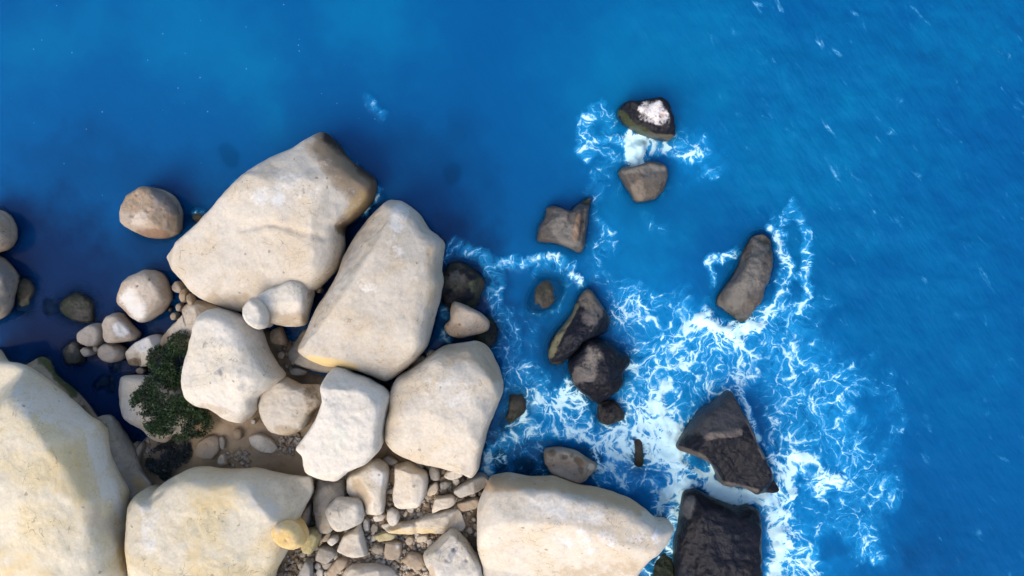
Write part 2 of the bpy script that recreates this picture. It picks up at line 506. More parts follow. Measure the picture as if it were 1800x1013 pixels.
rock(B, 'tall cream boulder with a ridge and steep shaded north-west face, beside the long slab',
     '687,350 707,354 734,374 752,402 771,418 781,431 777,470 780,493 775,524 764,565 755,606 734,633 707,654 680,669 648,661 612,650 571,645 539,633 521,617 530,592 548,547 575,511 589,483 598,452 621,411 643,384 662,365 675,354',
     -0.3, 3.7, 'limesea', planes=[(655, 440, 3.6, 56, 148), (690, 480, 3.6, 5, 300), (700, 390, 3.45, 12, 80), (745, 520, 3.35, 26, 350), (640, 610, 3.2, 20, 268), (560, 600, 3.1, 14, 215)],
     facets=1, amp=0.8, p=9, cat=B, sea=2,
     stains_and_light=[('705,370 700,395', 24, WHT, 0.6), ('690,425 700,440', 18, WHT, 0.5), ('640,500 660,510', 18, WHT, 0.45), ('545,633 620,647', 14, YEL, 0.95), ('755,440 765,500 755,540', 16, TAN, 0.6), ('640,400 610,460', 20, GRY, 0.5)])  # WHT paints facet highlights, GRY the shade on the north-west face
rock(B, 'smooth pale grey boulder below the long slab beside the dark green bush',
     '365,545 388,541 412,546 440,560 460,580 472,610 487,640 500,660 485,680 462,698 452,720 428,743 405,741 387,732 370,723 349,718 334,706 327,687 325,660 331,632 338,612 341,596 352,562',
     -0.1, 3.5, 'white', planes=[(400, 620, 3.45, 6, 180), (440, 620, 3.2, 30, 20), (410, 700, 3.1, 24, 270)], facets=1, amp=0.8, p=6, cat=B,
     pits=[(388, 654, 5, 0.12)], stains_and_light=[('380,655 390,650', 7, GRY, 0.8), ('425,680 445,685', 16, GRY, 0.5), ('360,715 430,738', 14, TAN, 0.5)])
rock(B, 'white upright boulder with a scalloped outline in the middle of the pile',
     '588,645 605,646 619,654 641,661 672,678 687,694 684,714 677,748 670,788 650,810 619,824 601,837 588,844 561,839 540,826 534,800 524,786 534,770 558,739 570,712 574,694 571,676 576,658',
     1.0, 4.1, 'white', planes=[(620, 700, 4.05, 5, 90), (580, 800, 3.9, 7, 230)], facets=1, amp=0.9, p=11, q=2.6, cat=B, skirt=1.4,
     stains_and_light=[('575,800 600,760', 26, (0.5, 0.5, 0.42), 0.45), ('530,785', 12, TAN, 0.5)])
rock(B, 'broad cream boulder with a tan sloping top edge beside the foaming channel',
     '699,663 726,647 753,627 780,609 811,602 838,600 860,614 874,640 883,667 883,690 869,725 858,757 849,797 842,828 829,844 811,837 771,824 731,815 690,797 675,775 677,748 686,716 688,690',
     -0.3, 3.4, 'limesea', planes=[(790, 700, 3.35, 4, 0), (800, 660, 3.3, 27, 75), (720, 690, 3.15, 24, 140), (760, 770, 3.0, 22, 258), (850, 740, 3.0, 26, 345), (820, 800, 2.9, 30, 285)],
     facets=1, amp=0.75, p=8, cat=B, sea=1,
     stains_and_light=[('790,625 850,620 870,655', 30, TAN, 0.65), ('760,690 820,690', 40, WHT, 0.38), ('850,740 860,700', 14, GRY, 0.5), ('820,830', 18, GRY, 0.5)])
rock(B, 'huge warm cream cliff boulder filling the lower left corner',
     '-60,640 0,637 36,643 76,667 116,699 152,730 174,745 184,772 193,810 208,842 219,866 219,905 228,940 231,980 233,1030 232,1080 100,1100 -60,1100',
     -0.2, 5.2, 'cream', planes=[(80, 760, 5.1, 4, 60), (125, 720, 4.9, 17, 48), (185, 800, 4.6, 30, 15), (60, 920, 5.1, 3, 250), (195, 940, 4.4, 24, 350)],
     facets=0, amp=0.6, p=9, q=2.6, cat=B, sea=2, skirt=1.0,
     grooves=[('188,760 178,830 205,900', 7, 0.25), ('150,850 120,960', 14, 0.04)],
     stains_and_light=[('110,800 125,850', 60, YEL, 0.48), ('150,900', 40, YEL, 0.45), ('40,700 130,730', 45, WHT, 0.6), ('160,760 180,840 215,900', 22, (0.62, 0.60, 0.55), 0.7), ('215,950 225,1000', 22, OCH, 0.7), ('10,1000 60,1010', 60, YEL, 0.5), ('165,905 205,940', 28, (0.42, 0.35, 0.28), 0.6)])
rock(B, 'square cream boulder at the bottom edge carrying a small ochre stone',
     '232,900 235,877 248,862 270,864 290,846 331,824 358,821 402,826 447,821 485,830 530,836 547,840 549,866 531,900 517,935 502,975 488,1013 480,1075 360,1085 235,1075 230,1013 230,950',
     0.1, 3.9, 'cream', planes=[(360, 900, 3.85, 5, 90), (260, 930, 3.8, 6, 180), (400, 850, 3.6, 20, 88), (520, 880, 3.4, 40, 340), (470, 960, 3.5, 28, 320)],
     facets=0, amp=0.8, p=10, cat=B, grooves=[('300,842 280,862 262,880', 7, 0.22)],
     stains_and_light=[('350,880 400,875', 38, YEL, 0.55), ('340,960 350,1000', 30, YEL, 0.45), ('470,930 500,920', 26, GRY, 0.45), ('260,900 262,960', 22, WHT, 0.6), ('430,860 480,900', 24, (0.45, 0.44, 0.42), 0.5), ('500,990 485,1000', 18, OCH, 0.5)])
rock(B, 'wedge shaped cream boulder pointing right into the white surf at the bottom edge',
     '838,906 842,882 855,851 864,838 900,833 932,838 972,835 1008,848 1052,859 1084,871 1111,880 1133,897 1155,915 1183,922 1181,938 1164,962 1146,982 1133,1003 1120,1030 1090,1070 930,1085 852,1070 850,1010 840,960',
     -0.3, 3.7, 'limesea', planes=[(960, 900, 3.65, 4, 100), (900, 860, 3.5, 20, 95), (1050, 940, 3.45, 34, 262), (870, 930, 3.4, 48, 175), (1100, 920, 3.2, 11, 10), (950, 960, 3.5, 24, 265)],
     facets=0, amp=0.8, p=10, cat=B, sea=1,
     stains_and_light=[('860,850 960,846 1060,868 1120,892', 24, (0.40, 0.27, 0.15), 0.75), ('975,938 1000,955', 14, (0.64, 0.64, 0.66), 0.38), ('1020,940 1035,965', 15, (0.64, 0.64, 0.66), 0.40), ('1060,942 1085,960', 15, (0.64, 0.64, 0.66), 0.38), ('1110,948 1150,940', 13, (0.64, 0.64, 0.66), 0.38), ('1160,930 1150,955', 10, (0.64, 0.64, 0.66), 0.38), ('950,890 1040,900', 34, WHT, 0.5), ('1000,1005 1110,1000', 26, TAN, 0.6)])  # blue-white streaks paint highlights into the lower face

# ------------------------------------------------------------------ rocks wedged round the large boulders
K = 'rock'
rock(K, 'lumpy grey-cream rock between the pale boulder and the white upright boulder',
     '454,699 467,681 498,662 529,674 565,678 572,703 549,730 536,752 507,766 476,757 458,725', 0.3, 2.1, 'lime', facets=4, p=6, stains_and_light=[('545,690 550,720', 20, BRN, 0.6), ('490,755 520,760', 14, TAN, 0.7)])
rock(K, 'blue-grey topped rock tucked under the lower right edge of the long slab',
     '460,520 478,508 496,501 528,489 546,495 552,515 546,545 537,570 514,575 473,567 455,545', 0.2, 3.05, 'white', planes=[(510, 520, 3.0, 6, 110), (505, 540, 2.8, 45, 275)], facets=1, p=7, chips=3, stains_and_light=[('480,560 530,565', 20, TAN, 0.7), ('545,520', 12, BRN, 0.5)])
rock(K, 'small pale egg shaped rock lodged between the long slab and the smooth grey boulder',
     '429,540 436,530 446,523 456,526 466,536 473,551 471,570 465,577 455,579 442,572 432,559', 2.2, 3.75, 'white', facets=5, p=5, skirt=0.8)
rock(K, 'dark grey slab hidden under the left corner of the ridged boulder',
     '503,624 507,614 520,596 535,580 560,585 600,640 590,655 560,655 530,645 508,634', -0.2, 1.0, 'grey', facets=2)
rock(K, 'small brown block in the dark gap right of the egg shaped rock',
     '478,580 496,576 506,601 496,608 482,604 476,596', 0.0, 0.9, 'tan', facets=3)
rock(K, 'long low tan ledge under the left end of the long slab',
     '278,606 283,592 300,572 324,553 322,538 346,526 392,542 400,560 370,580 345,600 320,620 296,622', -0.2, 1.1, 'tan', planes=[(320, 560, 1.05, 14, 140)], facets=3, p=6, stains_and_light=[('310,580 340,550', 26, (0.5, 0.44, 0.36), 0.7)])
rock(K, 'pale rock half covered by the dark green bush',
     '204,690 207,667 218,660 251,658 281,661 312,668 340,690 348,735 325,768 308,764 290,779 269,775 251,761 224,738 210,717', -0.2, 1.5, 'lime', facets=3, p=7, sea=1, stains_and_light=[('320,770 290,776', 14, TAN, 0.6)])
rock(K, 'white rock with brown cleft left of the top of the bush',
     '220,628 226,616 237,604 257,592 280,587 292,600 284,620 262,642 241,645 224,642', -0.3, 0.95, 'limesea', planes=[(250, 605, 0.9, 18, 120), (245, 632, 0.75, 40, 250)], facets=2, sea=1, grooves=[('240,622 246,645', 4, 0.2)], stains_and_light=[('250,605 270,598', 24, WHT, 0.7), ('225,638 240,640', 12, BRN, 0.8)])
rock(K, 'sunken mossy ledge behind the top edge of the huge cliff boulder',
     '30,650 48,640 72,627 88,636 98,658 130,685 156,714 178,745 160,760 100,730 50,690', -0.4, 0.7, 'tan', facets=3, sea=1, stains_and_light=[('75,632 98,655 130,690', 14, GRN, 0.8), ('60,650', 20, (0.42, 0.36, 0.25), 0.6)])
rock(K, 'grey sloping rock between the cliff boulder and the small shrub',
     '160,745 178,731 197,733 219,760 237,797 248,828 266,852 258,885 230,905 190,870 165,800', -0.1, 1.9, 'grey', planes=[(185, 790, 1.9, 38, 18), (200, 850, 1.5, 34, 350)], facets=2, p=3.5, rugged=3.0, stains_and_light=[('240,840 250,870', 20, OCH, 0.6)])
rock(K, 'flat tan stone half sunk in the brown silt',
     '341,792 349,778 362,768 378,764 388,772 388,792 376,806 360,808 347,802', 0.25, 0.75, 'tan', facets=2)
rock(K, 'pale stone lying in the brown silt under the lumpy rock',
     '438,770 448,763 462,762 478,772 488,788 480,797 462,795 445,786', 0.3, 0.85, 'white', facets=3)
rock(K, 'pinkish pebble at the foot of the smooth grey boulder', '411,757 418,752 426,758 426,770 417,773 411,767', 0.35, 0.75, 'tan', facets=2)
rock(K, 'small dark stone right of the flat tan stone in the silt', '386,770 392,766 397,775 396,788 389,790', 0.35, 0.7, 'grey', facets=2)
rock(K, 'small buff stone just above the square cream boulder', '384,806 390,798 398,800 399,814 392,820 385,816', 0.35, 0.85, 'lime', facets=2)
rock('pebble', 'tiny white pebble on the silt below the smooth grey boulder', '443,738 449,737 451,743 446,746 442,743', 0.4, 0.7, 'white', facets=1, amp=0.6, cat='pebble')

# ------------------------------------------------------------------ the rubble between the boulders at the bottom
rock(K, 'tall grey block behind the rounded pale stone in the rubble',
     '559,842 580,845 605,842 612,870 606,900 590,928 577,937 560,934 553,909 550,881', 0.2, 1.6, 'grey', facets=2, p=9, stains_and_light=[('570,930', 14, TAN, 0.6)])
rock(K, 'rounded pale stone sitting on top of the tall grey block',
     '589,877 598,874 630,875 639,886 638,914 621,927 600,934 588,933 576,914 571,897', 1.2, 2.3, 'white', facets=3, p=6, skirt=0.7)
rock(K, 'three-sided rock with a bluish white face and tan side in the rubble',
     '610,840 637,819 663,806 681,815 684,832 679,865 673,902 645,905 638,884 622,876 610,868', 0.2, 2.2, 'lime', planes=[(650, 840, 2.1, 12, 60), (640, 870, 1.9, 38, 215)], facets=1, p=8, stains_and_light=[('625,850 640,880', 20, TAN, 0.8), ('665,840', 24, WHT, 0.6)])
rock(K, 'pale squarish rock standing alone in the middle of the rubble',
     '695,819 704,815 720,812 741,823 751,834 750,865 739,888 727,894 699,894 690,881 690,863 694,844', 0.3, 2.0, 'lime', planes=[(722, 850, 1.95, 22, 190), (725, 850, 1.95, 10, 0)], facets=2, p=9)
rock(K, 'upright oval stone right of the pale squarish rock', '754,826 757,817 765,815 774,830 772,844 759,843', 0.5, 1.2, 'grey', facets=3, p=5)
rock(K, 'light oval stone under the lower tip of the broad cream boulder', '780,838 788,827 806,822 816,828 812,838 794,844', 0.9, 1.5, 'lime', facets=3, p=5)
rock(K, 'long finger shaped stone reaching towards the wedge boulder', '797,866 804,856 842,836 857,843 856,856 826,870 808,877', 0.7, 1.55, 'grey', facets=2, p=6)
rock(K, 'brown wedge stone below the finger shaped stone', '803,885 822,877 838,873 845,881 838,892 812,898', 0.3, 1.0, 'tan', facets=3)
rock(K, 'buff block left of the finger shaped stone', '762,884 768,873 795,870 802,877 797,888 776,896 759,903', 0.7, 1.4, 'lime', facets=3, p=8)
rock(K, 'small cream cube stone beside the pale squarish rock', '751,862 757,851 768,846 772,858 766,868 752,873', 0.5, 1.1, 'lime', facets=3)
rock(K, 'little grey stone between the oval stones', '773,848 784,844 795,848 787,859 775,861', 0.4, 0.9, 'grey', facets=3)
rock(K, 'pale oval stone below the pale squarish rock', '681,899 690,892 700,898 703,912 697,922 689,924 681,914', 0.8, 1.55, 'lime', facets=3, p=5)
rock(K, 'small cream stone below the three-sided rock', '656,908 668,901 679,905 674,913 660,917', 0.7, 1.15, 'lime', facets=3)
rock(K, 'slim pale stone right of the rounded pale stone', '640,917 644,908 650,914 650,930 644,934 640,929', 0.5, 1.1, 'grey', facets=3)
rock(K, 'small dark stone above the ochre flat stone', '651,928 657,918 666,925 664,934 655,936', 0.4, 0.8, 'grey', facets=3)
rock(K, 'long pale broken slab lying across the rubble',
     '670,924 700,918 727,915 750,904 780,897 806,893 814,909 819,926 808,937 780,940 750,939 704,941 681,936', 0.4, 1.3, 'lime', planes=[(740, 918, 1.25, 6, 90), (740, 930, 1.2, 38, 270)], facets=1, p=10, grooves=[('728,914 732,940', 4, 0.15)], stains_and_light=[('690,932 760,938', 10, YEL, 0.6)])
rock(K, 'angular grey-white rock below the rounded pale stone',
     '605,939 624,928 635,918 641,946 645,973 622,978 592,969 597,957', 0.4, 1.6, 'lime', planes=[(622, 945, 1.5, 24, 160)], facets=3, p=9, stains_and_light=[('615,965', 16, (0.42, 0.34, 0.27), 0.6)])
rock('stone', 'smooth ochre yellow stone resting on the square cream boulder',
     '474,933 478,924 486,917 507,913 524,921 533,934 536,948 532,960 516,967 495,959 480,947', 2.7, 3.95, 'orange', facets=1, amp=0.5, p=3.0, q=2.0, skirt=0.7, cat='stone', stains_and_light=[('490,928', 16, (0.55, 0.45, 0.33), 0.7)], pits=[(503, 950, 3, 0.05)])
rock(K, 'yellow-grey stone between the ochre stone and the rubble', '530,932 540,929 556,927 566,936 560,956 550,971 535,966', 0.5, 2.0, 'yellow', facets=3)
rock(K, 'brownish grey block at the left end of the rubble', '557,972 566,956 589,964 594,974 576,988 555,986', 0.4, 1.3, 'grey', facets=3)
rock(K, 'small tilted pink-brown stone under the tall grey block', '566,947 580,932 585,937 577,949 569,952', 0.6, 1.2, 'tan', facets=2)
rock(K, 'small buff egg stone beside the angular grey-white rock', '575,951 583,941 594,941 596,950 583,959', 0.8, 1.4, 'lime', facets=2, p=4)
rock(K, 'white triangular rock with dark speckles at the bottom edge',
     '743,977 758,960 773,946 791,930 802,932 817,946 831,966 844,982 848,1005 850,1030 800,1040 764,1028 752,998', 0.4, 2.0, 'white', planes=[(795, 985, 1.95, 9, 60), (755, 1000, 1.8, 36, 215)], facets=1, p=10, stains_and_light=[('770,970', 9, GRY, 0.7), ('800,965 790,985', 8, GRY, 0.8), ('815,990', 10, GRY, 0.6), ('835,1000', 9, GRY, 0.6), ('755,1005 760,1020', 14, TAN, 0.8)], pits=[(798, 966, 3, 0.1), (785, 985, 3, 0.08), (820, 985, 3, 0.08)])
rock(K, 'wide pale rock cut by the bottom edge of the picture', '607,1002 620,992 644,989 672,992 693,1004 700,1026 650,1045 598,1028', 0.3, 1.5, 'lime', facets=3)
rock(K, 'brown rounded rock left of the white triangular rock', '705,985 713,976 722,969 741,976 749,987 738,1001 717,995', 0.4, 1.1, 'tan', facets=4)
rock(K, 'ochre flat stone at the left end of the broken slab', '657,942 668,936 682,933 697,939 691,948 667,951', 0.5, 1.05, 'yellow', facets=2)
rock(K, 'tan block below the broken slab', '679,951 695,950 707,955 706,976 691,984 676,980', 0.4, 1.2, 'tan', facets=3, stains_and_light=[('700,958', 10, WHT, 0.6)])
rock(K, 'small grey wedge left of the tan block', '653,962 658,953 668,955 677,960 676,969 665,975', 0.4, 1.0, 'grey', facets=3)
rock(K, 'grey upright stone at the bottom edge beside the square cream boulder', '524,1012 531,996 541,980 550,991 551,1013 548,1030 526,1032', 0.3, 1.2, 'grey', facets=3)
rock(K, 'tan sloping stone under the angular grey-white rock', '574,1006 585,990 596,978 612,982 612,992 598,1004 584,1013', 0.3, 1.0, 'tan', facets=3)
rock(K, 'small pink stone under the broken slab', '713,950 717,942 724,941 729,947 725,956 717,957', 0.4, 0.9, 'tan', facets=2)
rock(K, 'buff chip beside the small pink stone', '732,943 742,939 752,939 752,949 735,953', 0.4, 0.9, 'lime', facets=2)
rock(K, 'white chip among the pebbles at the bottom left of the rubble', '556,1004 561,998 569,1001 568,1012 559,1014', 0.4, 0.75, 'white', facets=2)
rock(K, 'grey chip just above the white chip', '566,994 574,988 588,987 584,996 572,1001', 0.4, 0.75, 'grey', facets=2)
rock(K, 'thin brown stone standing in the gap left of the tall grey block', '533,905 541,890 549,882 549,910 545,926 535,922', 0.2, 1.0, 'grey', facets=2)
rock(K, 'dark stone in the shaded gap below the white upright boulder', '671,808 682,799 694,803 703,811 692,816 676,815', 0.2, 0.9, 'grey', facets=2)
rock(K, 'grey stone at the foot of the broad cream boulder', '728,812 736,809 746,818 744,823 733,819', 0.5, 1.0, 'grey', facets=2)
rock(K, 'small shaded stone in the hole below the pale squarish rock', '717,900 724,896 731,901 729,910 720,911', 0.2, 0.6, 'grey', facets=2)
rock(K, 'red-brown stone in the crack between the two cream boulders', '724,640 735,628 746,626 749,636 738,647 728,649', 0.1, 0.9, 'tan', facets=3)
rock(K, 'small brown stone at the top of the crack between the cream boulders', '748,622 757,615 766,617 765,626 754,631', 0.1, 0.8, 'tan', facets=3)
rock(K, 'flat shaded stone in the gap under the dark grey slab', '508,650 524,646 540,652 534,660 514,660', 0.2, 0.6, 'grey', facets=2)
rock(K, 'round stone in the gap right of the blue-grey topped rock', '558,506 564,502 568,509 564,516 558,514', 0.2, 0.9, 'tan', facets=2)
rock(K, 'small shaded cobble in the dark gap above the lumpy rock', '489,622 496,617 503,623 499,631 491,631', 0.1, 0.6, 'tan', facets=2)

# ------------------------------------------------------------------ stones in the quiet water on the left
rock(K, 'round brown rock with dark pits standing alone in the calm water',
     '259,327 284,332 304,345 316,367 318,395 312,409 292,418 268,418 241,411 221,399 214,387 219,363 229,343 245,331',
     -0.3, 1.7, 'tansea', planes=[(255, 370, 1.65, 8, 170), (295, 360, 1.5, 34, 30), (265, 405, 1.3, 42, 265)], facets=2, p=5, sea=2, spread=0.25, pits=[(258, 370, 4, 0.1), (232, 378, 4, 0.1), (239, 343, 3, 0.08), (284, 367, 3, 0.06)],
     stains_and_light=[('270,338 305,370', 20, (0.14, 0.13, 0.125), 0.8), ('250,408 290,414', 15, (0.20, 0.12, 0.075), 0.8), ('245,385', 24, (0.45, 0.38, 0.31), 0.7)])
rock(K, 'pale faceted rock in the water below the round brown rock',
     '263,473 284,480 294,497 301,525 290,545 269,561 247,568 225,555 209,541 203,531 209,515 225,493 241,482',
     -0.3, 1.7, 'tansea', planes=[(235, 530, 1.5, 28, 215), (270, 540, 1.4, 30, 320)], facets=2, p=6, sea=2, stains_and_light=[('225,525 240,545', 26, WHT, 0.8), ('255,510', 34, (0.47, 0.39, 0.31), 0.7)], pits=[(268, 487, 4, 0.1)])
rock(K, 'upright stone with a white face, topmost of the cluster in the calm water', '203,550 217,553 233,572 245,586 237,598 205,603 189,600 186,576 191,557', -0.3, 1.2, 'tansea', planes=[(212, 580, 1.1, 24, 10)], facets=2, sea=1, stains_and_light=[('212,580', 20, WHT, 0.85)])
rock(K, 'light brown oval stone, left of the white faced stone in the cluster', '142,584 158,572 174,568 186,577 186,596 174,608 154,608 141,600', -0.3, 1.0, 'tansea', facets=3, p=5, sea=1)
rock(K, 'round buff stone at the bottom of the cluster in the calm water', '186,604 205,603 219,612 222,624 209,636 190,636 177,626 178,612', -0.3, 1.0, 'tansea', facets=3, p=4, sea=1)
rock(K, 'wet grey stone at the left end of the cluster', '112,612 130,599 144,604 150,624 146,638 118,639 113,626', -0.3, 0.4, 'greysea', facets=3, sea=2, stains_and_light=[('125,612', 14, TAN, 0.6)])
rock(K, 'small brown stone wedged in the middle of the cluster', '144,617 154,609 166,612 168,622 153,627', -0.2, 0.7, 'tansea', facets=2, sea=1)
rock(K, 'tiny dark brown stone right of the small brown stone', '168,608 176,607 180,614 173,619 167,616', -0.2, 0.5, 'tansea', facets=2, sea=1)
rock(K, 'brown rock cut by the left edge, upper of the two', '-34,374 0,370 14,379 24,395 27,420 18,435 0,444 -34,446', -0.3, 1.5, 'tansea', facets=3, p=6, sea=2)
rock(K, 'grey-brown rock cut by the left edge, lower of the two', '-34,450 0,453 18,470 29,487 25,510 18,540 5,556 -34,566', -0.3, 1.5, 'tansea', facets=3, p=6, sea=2, stains_and_light=[('5,470 20,500', 22, (0.15, 0.14, 0.135), 0.7)])
rock(K, 'low wet grey rock next to the left edge rocks', '41,488 55,493 62,509 54,529 51,545 36,548 24,543 30,517 34,495', -0.5, 0.16, 'greysea', facets=3, sea=3)
rock(K, 'dark angular rock just breaking the calm water', '99,535 118,521 134,511 154,519 164,529 167,557 160,568 130,564 107,553', -0.5, 0.22, 'greysea', facets=4, sea=3, amp=1.4)
rock(K, 'sunken dark stone left of the dark angular rock', '76,530 86,525 97,535 94,551 81,553', -0.8, -0.06, 'sub', facets=2, sea=4)
rock(K, 'largest of the sunken pinkish stones in the navy water', '172,668 181,660 189,666 188,678 176,682 170,676', -0.9, -0.08, 'tansea', facets=2, sea=4)
rock(K, 'sunken pinkish stone right of the largest one', '190,664 196,660 201,667 198,674 191,673', -0.9, -0.1, 'tansea', facets=2, sea=4)
rock(K, 'lowest of the sunken pinkish stones in the navy water', '190,678 197,675 201,682 197,690 191,688', -0.9, -0.1, 'tansea', facets=2, sea=4)
rock(K, 'leftmost of the sunken pinkish stones in the navy water', '164,676 170,671 173,680 168,686', -0.9, -0.12, 'tansea', facets=2, sea=4)
rock(K, 'sunken brown stone under the round buff stone', '195,640 206,637 211,646 205,656 197,652', -0.9, -0.1, 'tansea', facets=2, sea=4)
rock(K, 'tan stone tip peeping out behind the long slab', '402,346 411,333 424,325 438,321 440,335 420,352', -0.4, 0.8, 'tansea', facets=2, sea=2)
rock(K, 'dark awash stone off the left flank of the long slab', '336,382 346,374 358,377 362,386 348,393', -0.5, 0.08, 'dark', facets=2, sea=3)
rock(K, 'buff stone at the left foot of the long slab', '305,504 312,494 321,498 327,510 320,516 310,513', -0.1, 0.8, 'tansea', facets=2, sea=1)
rock(K, 'pink-brown stone under the left edge of the long slab', '318,520 325,507 333,512 332,528 323,532', 0.0, 0.85, 'tan', facets=2)
rock(K, 'slanting pink stone next to the tan ledge', '332,518 338,516 345,528 345,538 338,540 333,530', 0.1, 0.95, 'tan', facets=2)
rock(K, 'small grey cobble left of the slanting pink stone', '311,538 318,532 324,537 321,546 313,547', 0.0, 0.6, 'grey', facets=2)
rock(K, 'grey cobble at the edge of the calm water', '301,556 307,549 315,551 313,560 305,563', -0.1, 0.5, 'grey', facets=2, sea=1)
rock(K, 'sunken cobble beside the pale faceted rock', '296,541 301,537 305,543 302,549 297,548', -0.3, 0.1, 'sub', facets=2, sea=3)
rock(K, 'pebbly stone under the white rock by the bush', '240,650 249,645 258,650 254,657 244,657', -0.1, 0.35, 'tansea', facets=2, sea=1)
rock(K, 'rusty splinter of rock below the pale rock under the bush', '240,800 245,785 252,775 256,783 248,805 243,811', 0.0, 0.7, 'tan', facets=2)
rock(K, 'small brown lump between cliff boulder and the rusty splinter', '232,785 240,776 248,780 242,796 234,797', 0.0, 0.5, 'tan', facets=2)

# ------------------------------------------------------------------ dark rocks standing in the surf
rock(K, 'dark rock with a white guano cap and green left flank, farthest out',
     '1085,195 1089,188 1098,181 1122,178 1148,174 1161,173 1172,182 1178,199 1185,216 1186,240 1178,247 1165,246 1139,240 1122,235 1104,225 1093,216 1086,206',
     -0.4, 1.6, 'dark', planes=[(1120, 210, 1.3, 22, 230), (1150, 200, 1.5, 5, 100)], facets=1, p=7, sea=2, spread=0.3, amp=1.2,
     stains_and_light=[('1090,200 1110,222 1140,238', 12, (0.05, 0.056, 0.02), 0.8), ('1140,240 1180,242', 9, (0.10, 0.09, 0.06), 0.8), ('1138,198 1162,202', 28, PNK, 0.5), ('1157,190 1150,205', 20, PNK, 0.6), ('1170,205', 12, PNK, 0.6), ('1125,192', 8, PNK, .5), ('1165,203', 5, (0.55, 0.30, 0.18), 0.8)])
rock(K, 'brownish heart shaped dark rock below the guano capped rock',
     '1089,301 1098,292 1109,295 1122,292 1135,287 1156,286 1169,292 1174,303 1172,321 1165,336 1152,349 1139,353 1122,357 1113,351 1104,334 1096,321 1090,310',
     -0.4, 1.2, 'greysea', planes=[(1120, 335, 1.0, 20, 255), (1155, 320, 1.1, 22, 330)], facets=2, p=8, sea=2, spread=0.3, stains_and_light=[('1120,330 1125,345', 18, (0.16, 0.13, 0.10), 0.8), ('1098,300 1165,295', 10, (0.14, 0.13, 0.11), 0.8), ('1140,310', 20, (0.07, 0.07, 0.07), 0.7)])
rock(K, 'grey-brown rock with a sharp horn pointing up right',
     '944,422 946,402 960,379 963,366 970,363 981,364 1003,372 1013,362 1039,346 1035,374 1032,402 1028,429 1020,444 1001,438 978,428 955,427',
     -0.4, 1.3, 'greysea', planes=[(985, 400, 1.25, 12, 200), (1020, 390, 1.15, 40, 10)], facets=1, p=9, sea=2, spread=0.3, amp=1.2, grooves=[('1003,375 1000,400', 3, 0.1), ('1026,370 1020,420', 3, 0.15)], stains_and_light=[('985,400 1005,420', 28, (0.15, 0.135, 0.115), 0.8), ('1018,380 1012,420', 8, (0.25, 0.15, 0.09), 0.7), ('960,385', 18, (0.07, 0.065, 0.06), 0.7)])
rock(K, 'wet dark rock against the right side of the ridged cream boulder',
     '780,479 793,463 811,461 839,477 852,497 845,520 839,538 815,545 790,545 775,525 772,500', -0.5, 0.5, 'dark', facets=4, sea=3, spread=0.5, stains_and_light=[('835,500 845,520', 18, (0.08, 0.09, 0.05), 0.8), ('805,490', 24, (0.10, 0.095, 0.09), 0.7)])
rock(K, 'tan pear shaped rock in the foamy corner beside the cream boulders',
     '798,530 821,538 848,552 861,567 857,581 834,590 807,595 789,588 781,574 791,561 792,543', -0.1, 1.5, 'tansea', planes=[(830, 565, 1.4, 22, 330), (795, 560, 1.35, 30, 190)], facets=1, p=6, sea=1, stains_and_light=[('820,560', 26, (0.42, 0.35, 0.27), 0.6)])
rock(K, 'low wet black rock below the tan pear shaped rock', '832,592 850,558 866,560 876,578 870,603 855,614 838,608', -0.5, 0.3, 'dark', facets=3, sea=3, spread=0.4)
rock(K, 'long dark rock with a tan upper corner in mid channel',
     '1028,511 1039,511 1055,533 1073,561 1069,577 1051,592 1028,599 1005,624 987,640 967,638 964,615 973,592 987,574 1005,552 1014,529',
     -0.4, 1.4, 'dark', planes=[(1040, 560, 1.35, 20, 30), (1000, 590, 1.25, 30, 140)], facets=2, p=7, sea=3, spread=0.5, amp=1.2, stains_and_light=[('1030,520 1050,545', 24, (0.14, 0.12, 0.095), 0.75), ('1012,540 985,585 968,625', 10, (0.13, 0.125, 0.075), 0.8), ('1040,560', 26, (0.10, 0.09, 0.085), 0.7)])
rock(K, 'rounded dark rock with a buff patch below the long dark rock',
     '1032,595 1051,595 1073,604 1087,615 1107,629 1107,642 1098,656 1098,679 1078,697 1051,710 1032,697 1010,679 1001,656 1001,633 1019,611',
     -0.4, 1.7, 'dark', planes=[(1040, 640, 1.65, 18, 170), (1080, 650, 1.5, 32, 350), (1050, 690, 1.4, 36, 270)], facets=2, p=6, sea=3, spread=0.4, amp=1.4, stains_and_light=[('1045,625 1035,655', 24, (0.16, 0.14, 0.12), 0.7), ('1020,660', 22, (0.12, 0.105, 0.095), 0.7)])
rock(K, 'small black rock below the rounded dark rock', '1051,710 1064,703 1078,701 1094,720 1096,738 1069,747 1051,738', -0.4, 0.5, 'dark', facets=4, sea=2, spread=0.3, amp=1.4)
rock(K, 'low greenish rock awash left of the long dark rock', '932,522 950,492 978,490 990,503 983,524 964,544 942,549 930,540', -0.8, 0.05, 'greysea', facets=2, sea=3, spread=0.3, stains_and_light=[('965,512', 34, (0.10, 0.10, 0.05), 0.7)])
rock(K, 'narrow grey wet rock awash beside the broad cream boulder', '896,694 923,694 924,723 905,739 887,754 884,742 894,721', -0.5, 0.25, 'greysea', facets=4, sea=3)
rock(K, 'shaggy grey-brown finger rock alone in the surf on the right',
     '1327,413 1343,409 1357,422 1361,446 1358,470 1350,496 1340,520 1329,540 1318,560 1303,567 1281,553 1262,535 1264,518 1282,492 1298,462 1311,435 1320,418',
     -0.4, 1.2, 'greysea', facets=3, p=4, sea=3, spread=0.5, amp=1.6, rugged=6.0, stains_and_light=[('1340,420 1320,490 1290,535', 22, (0.13, 0.12, 0.105), 0.8)])
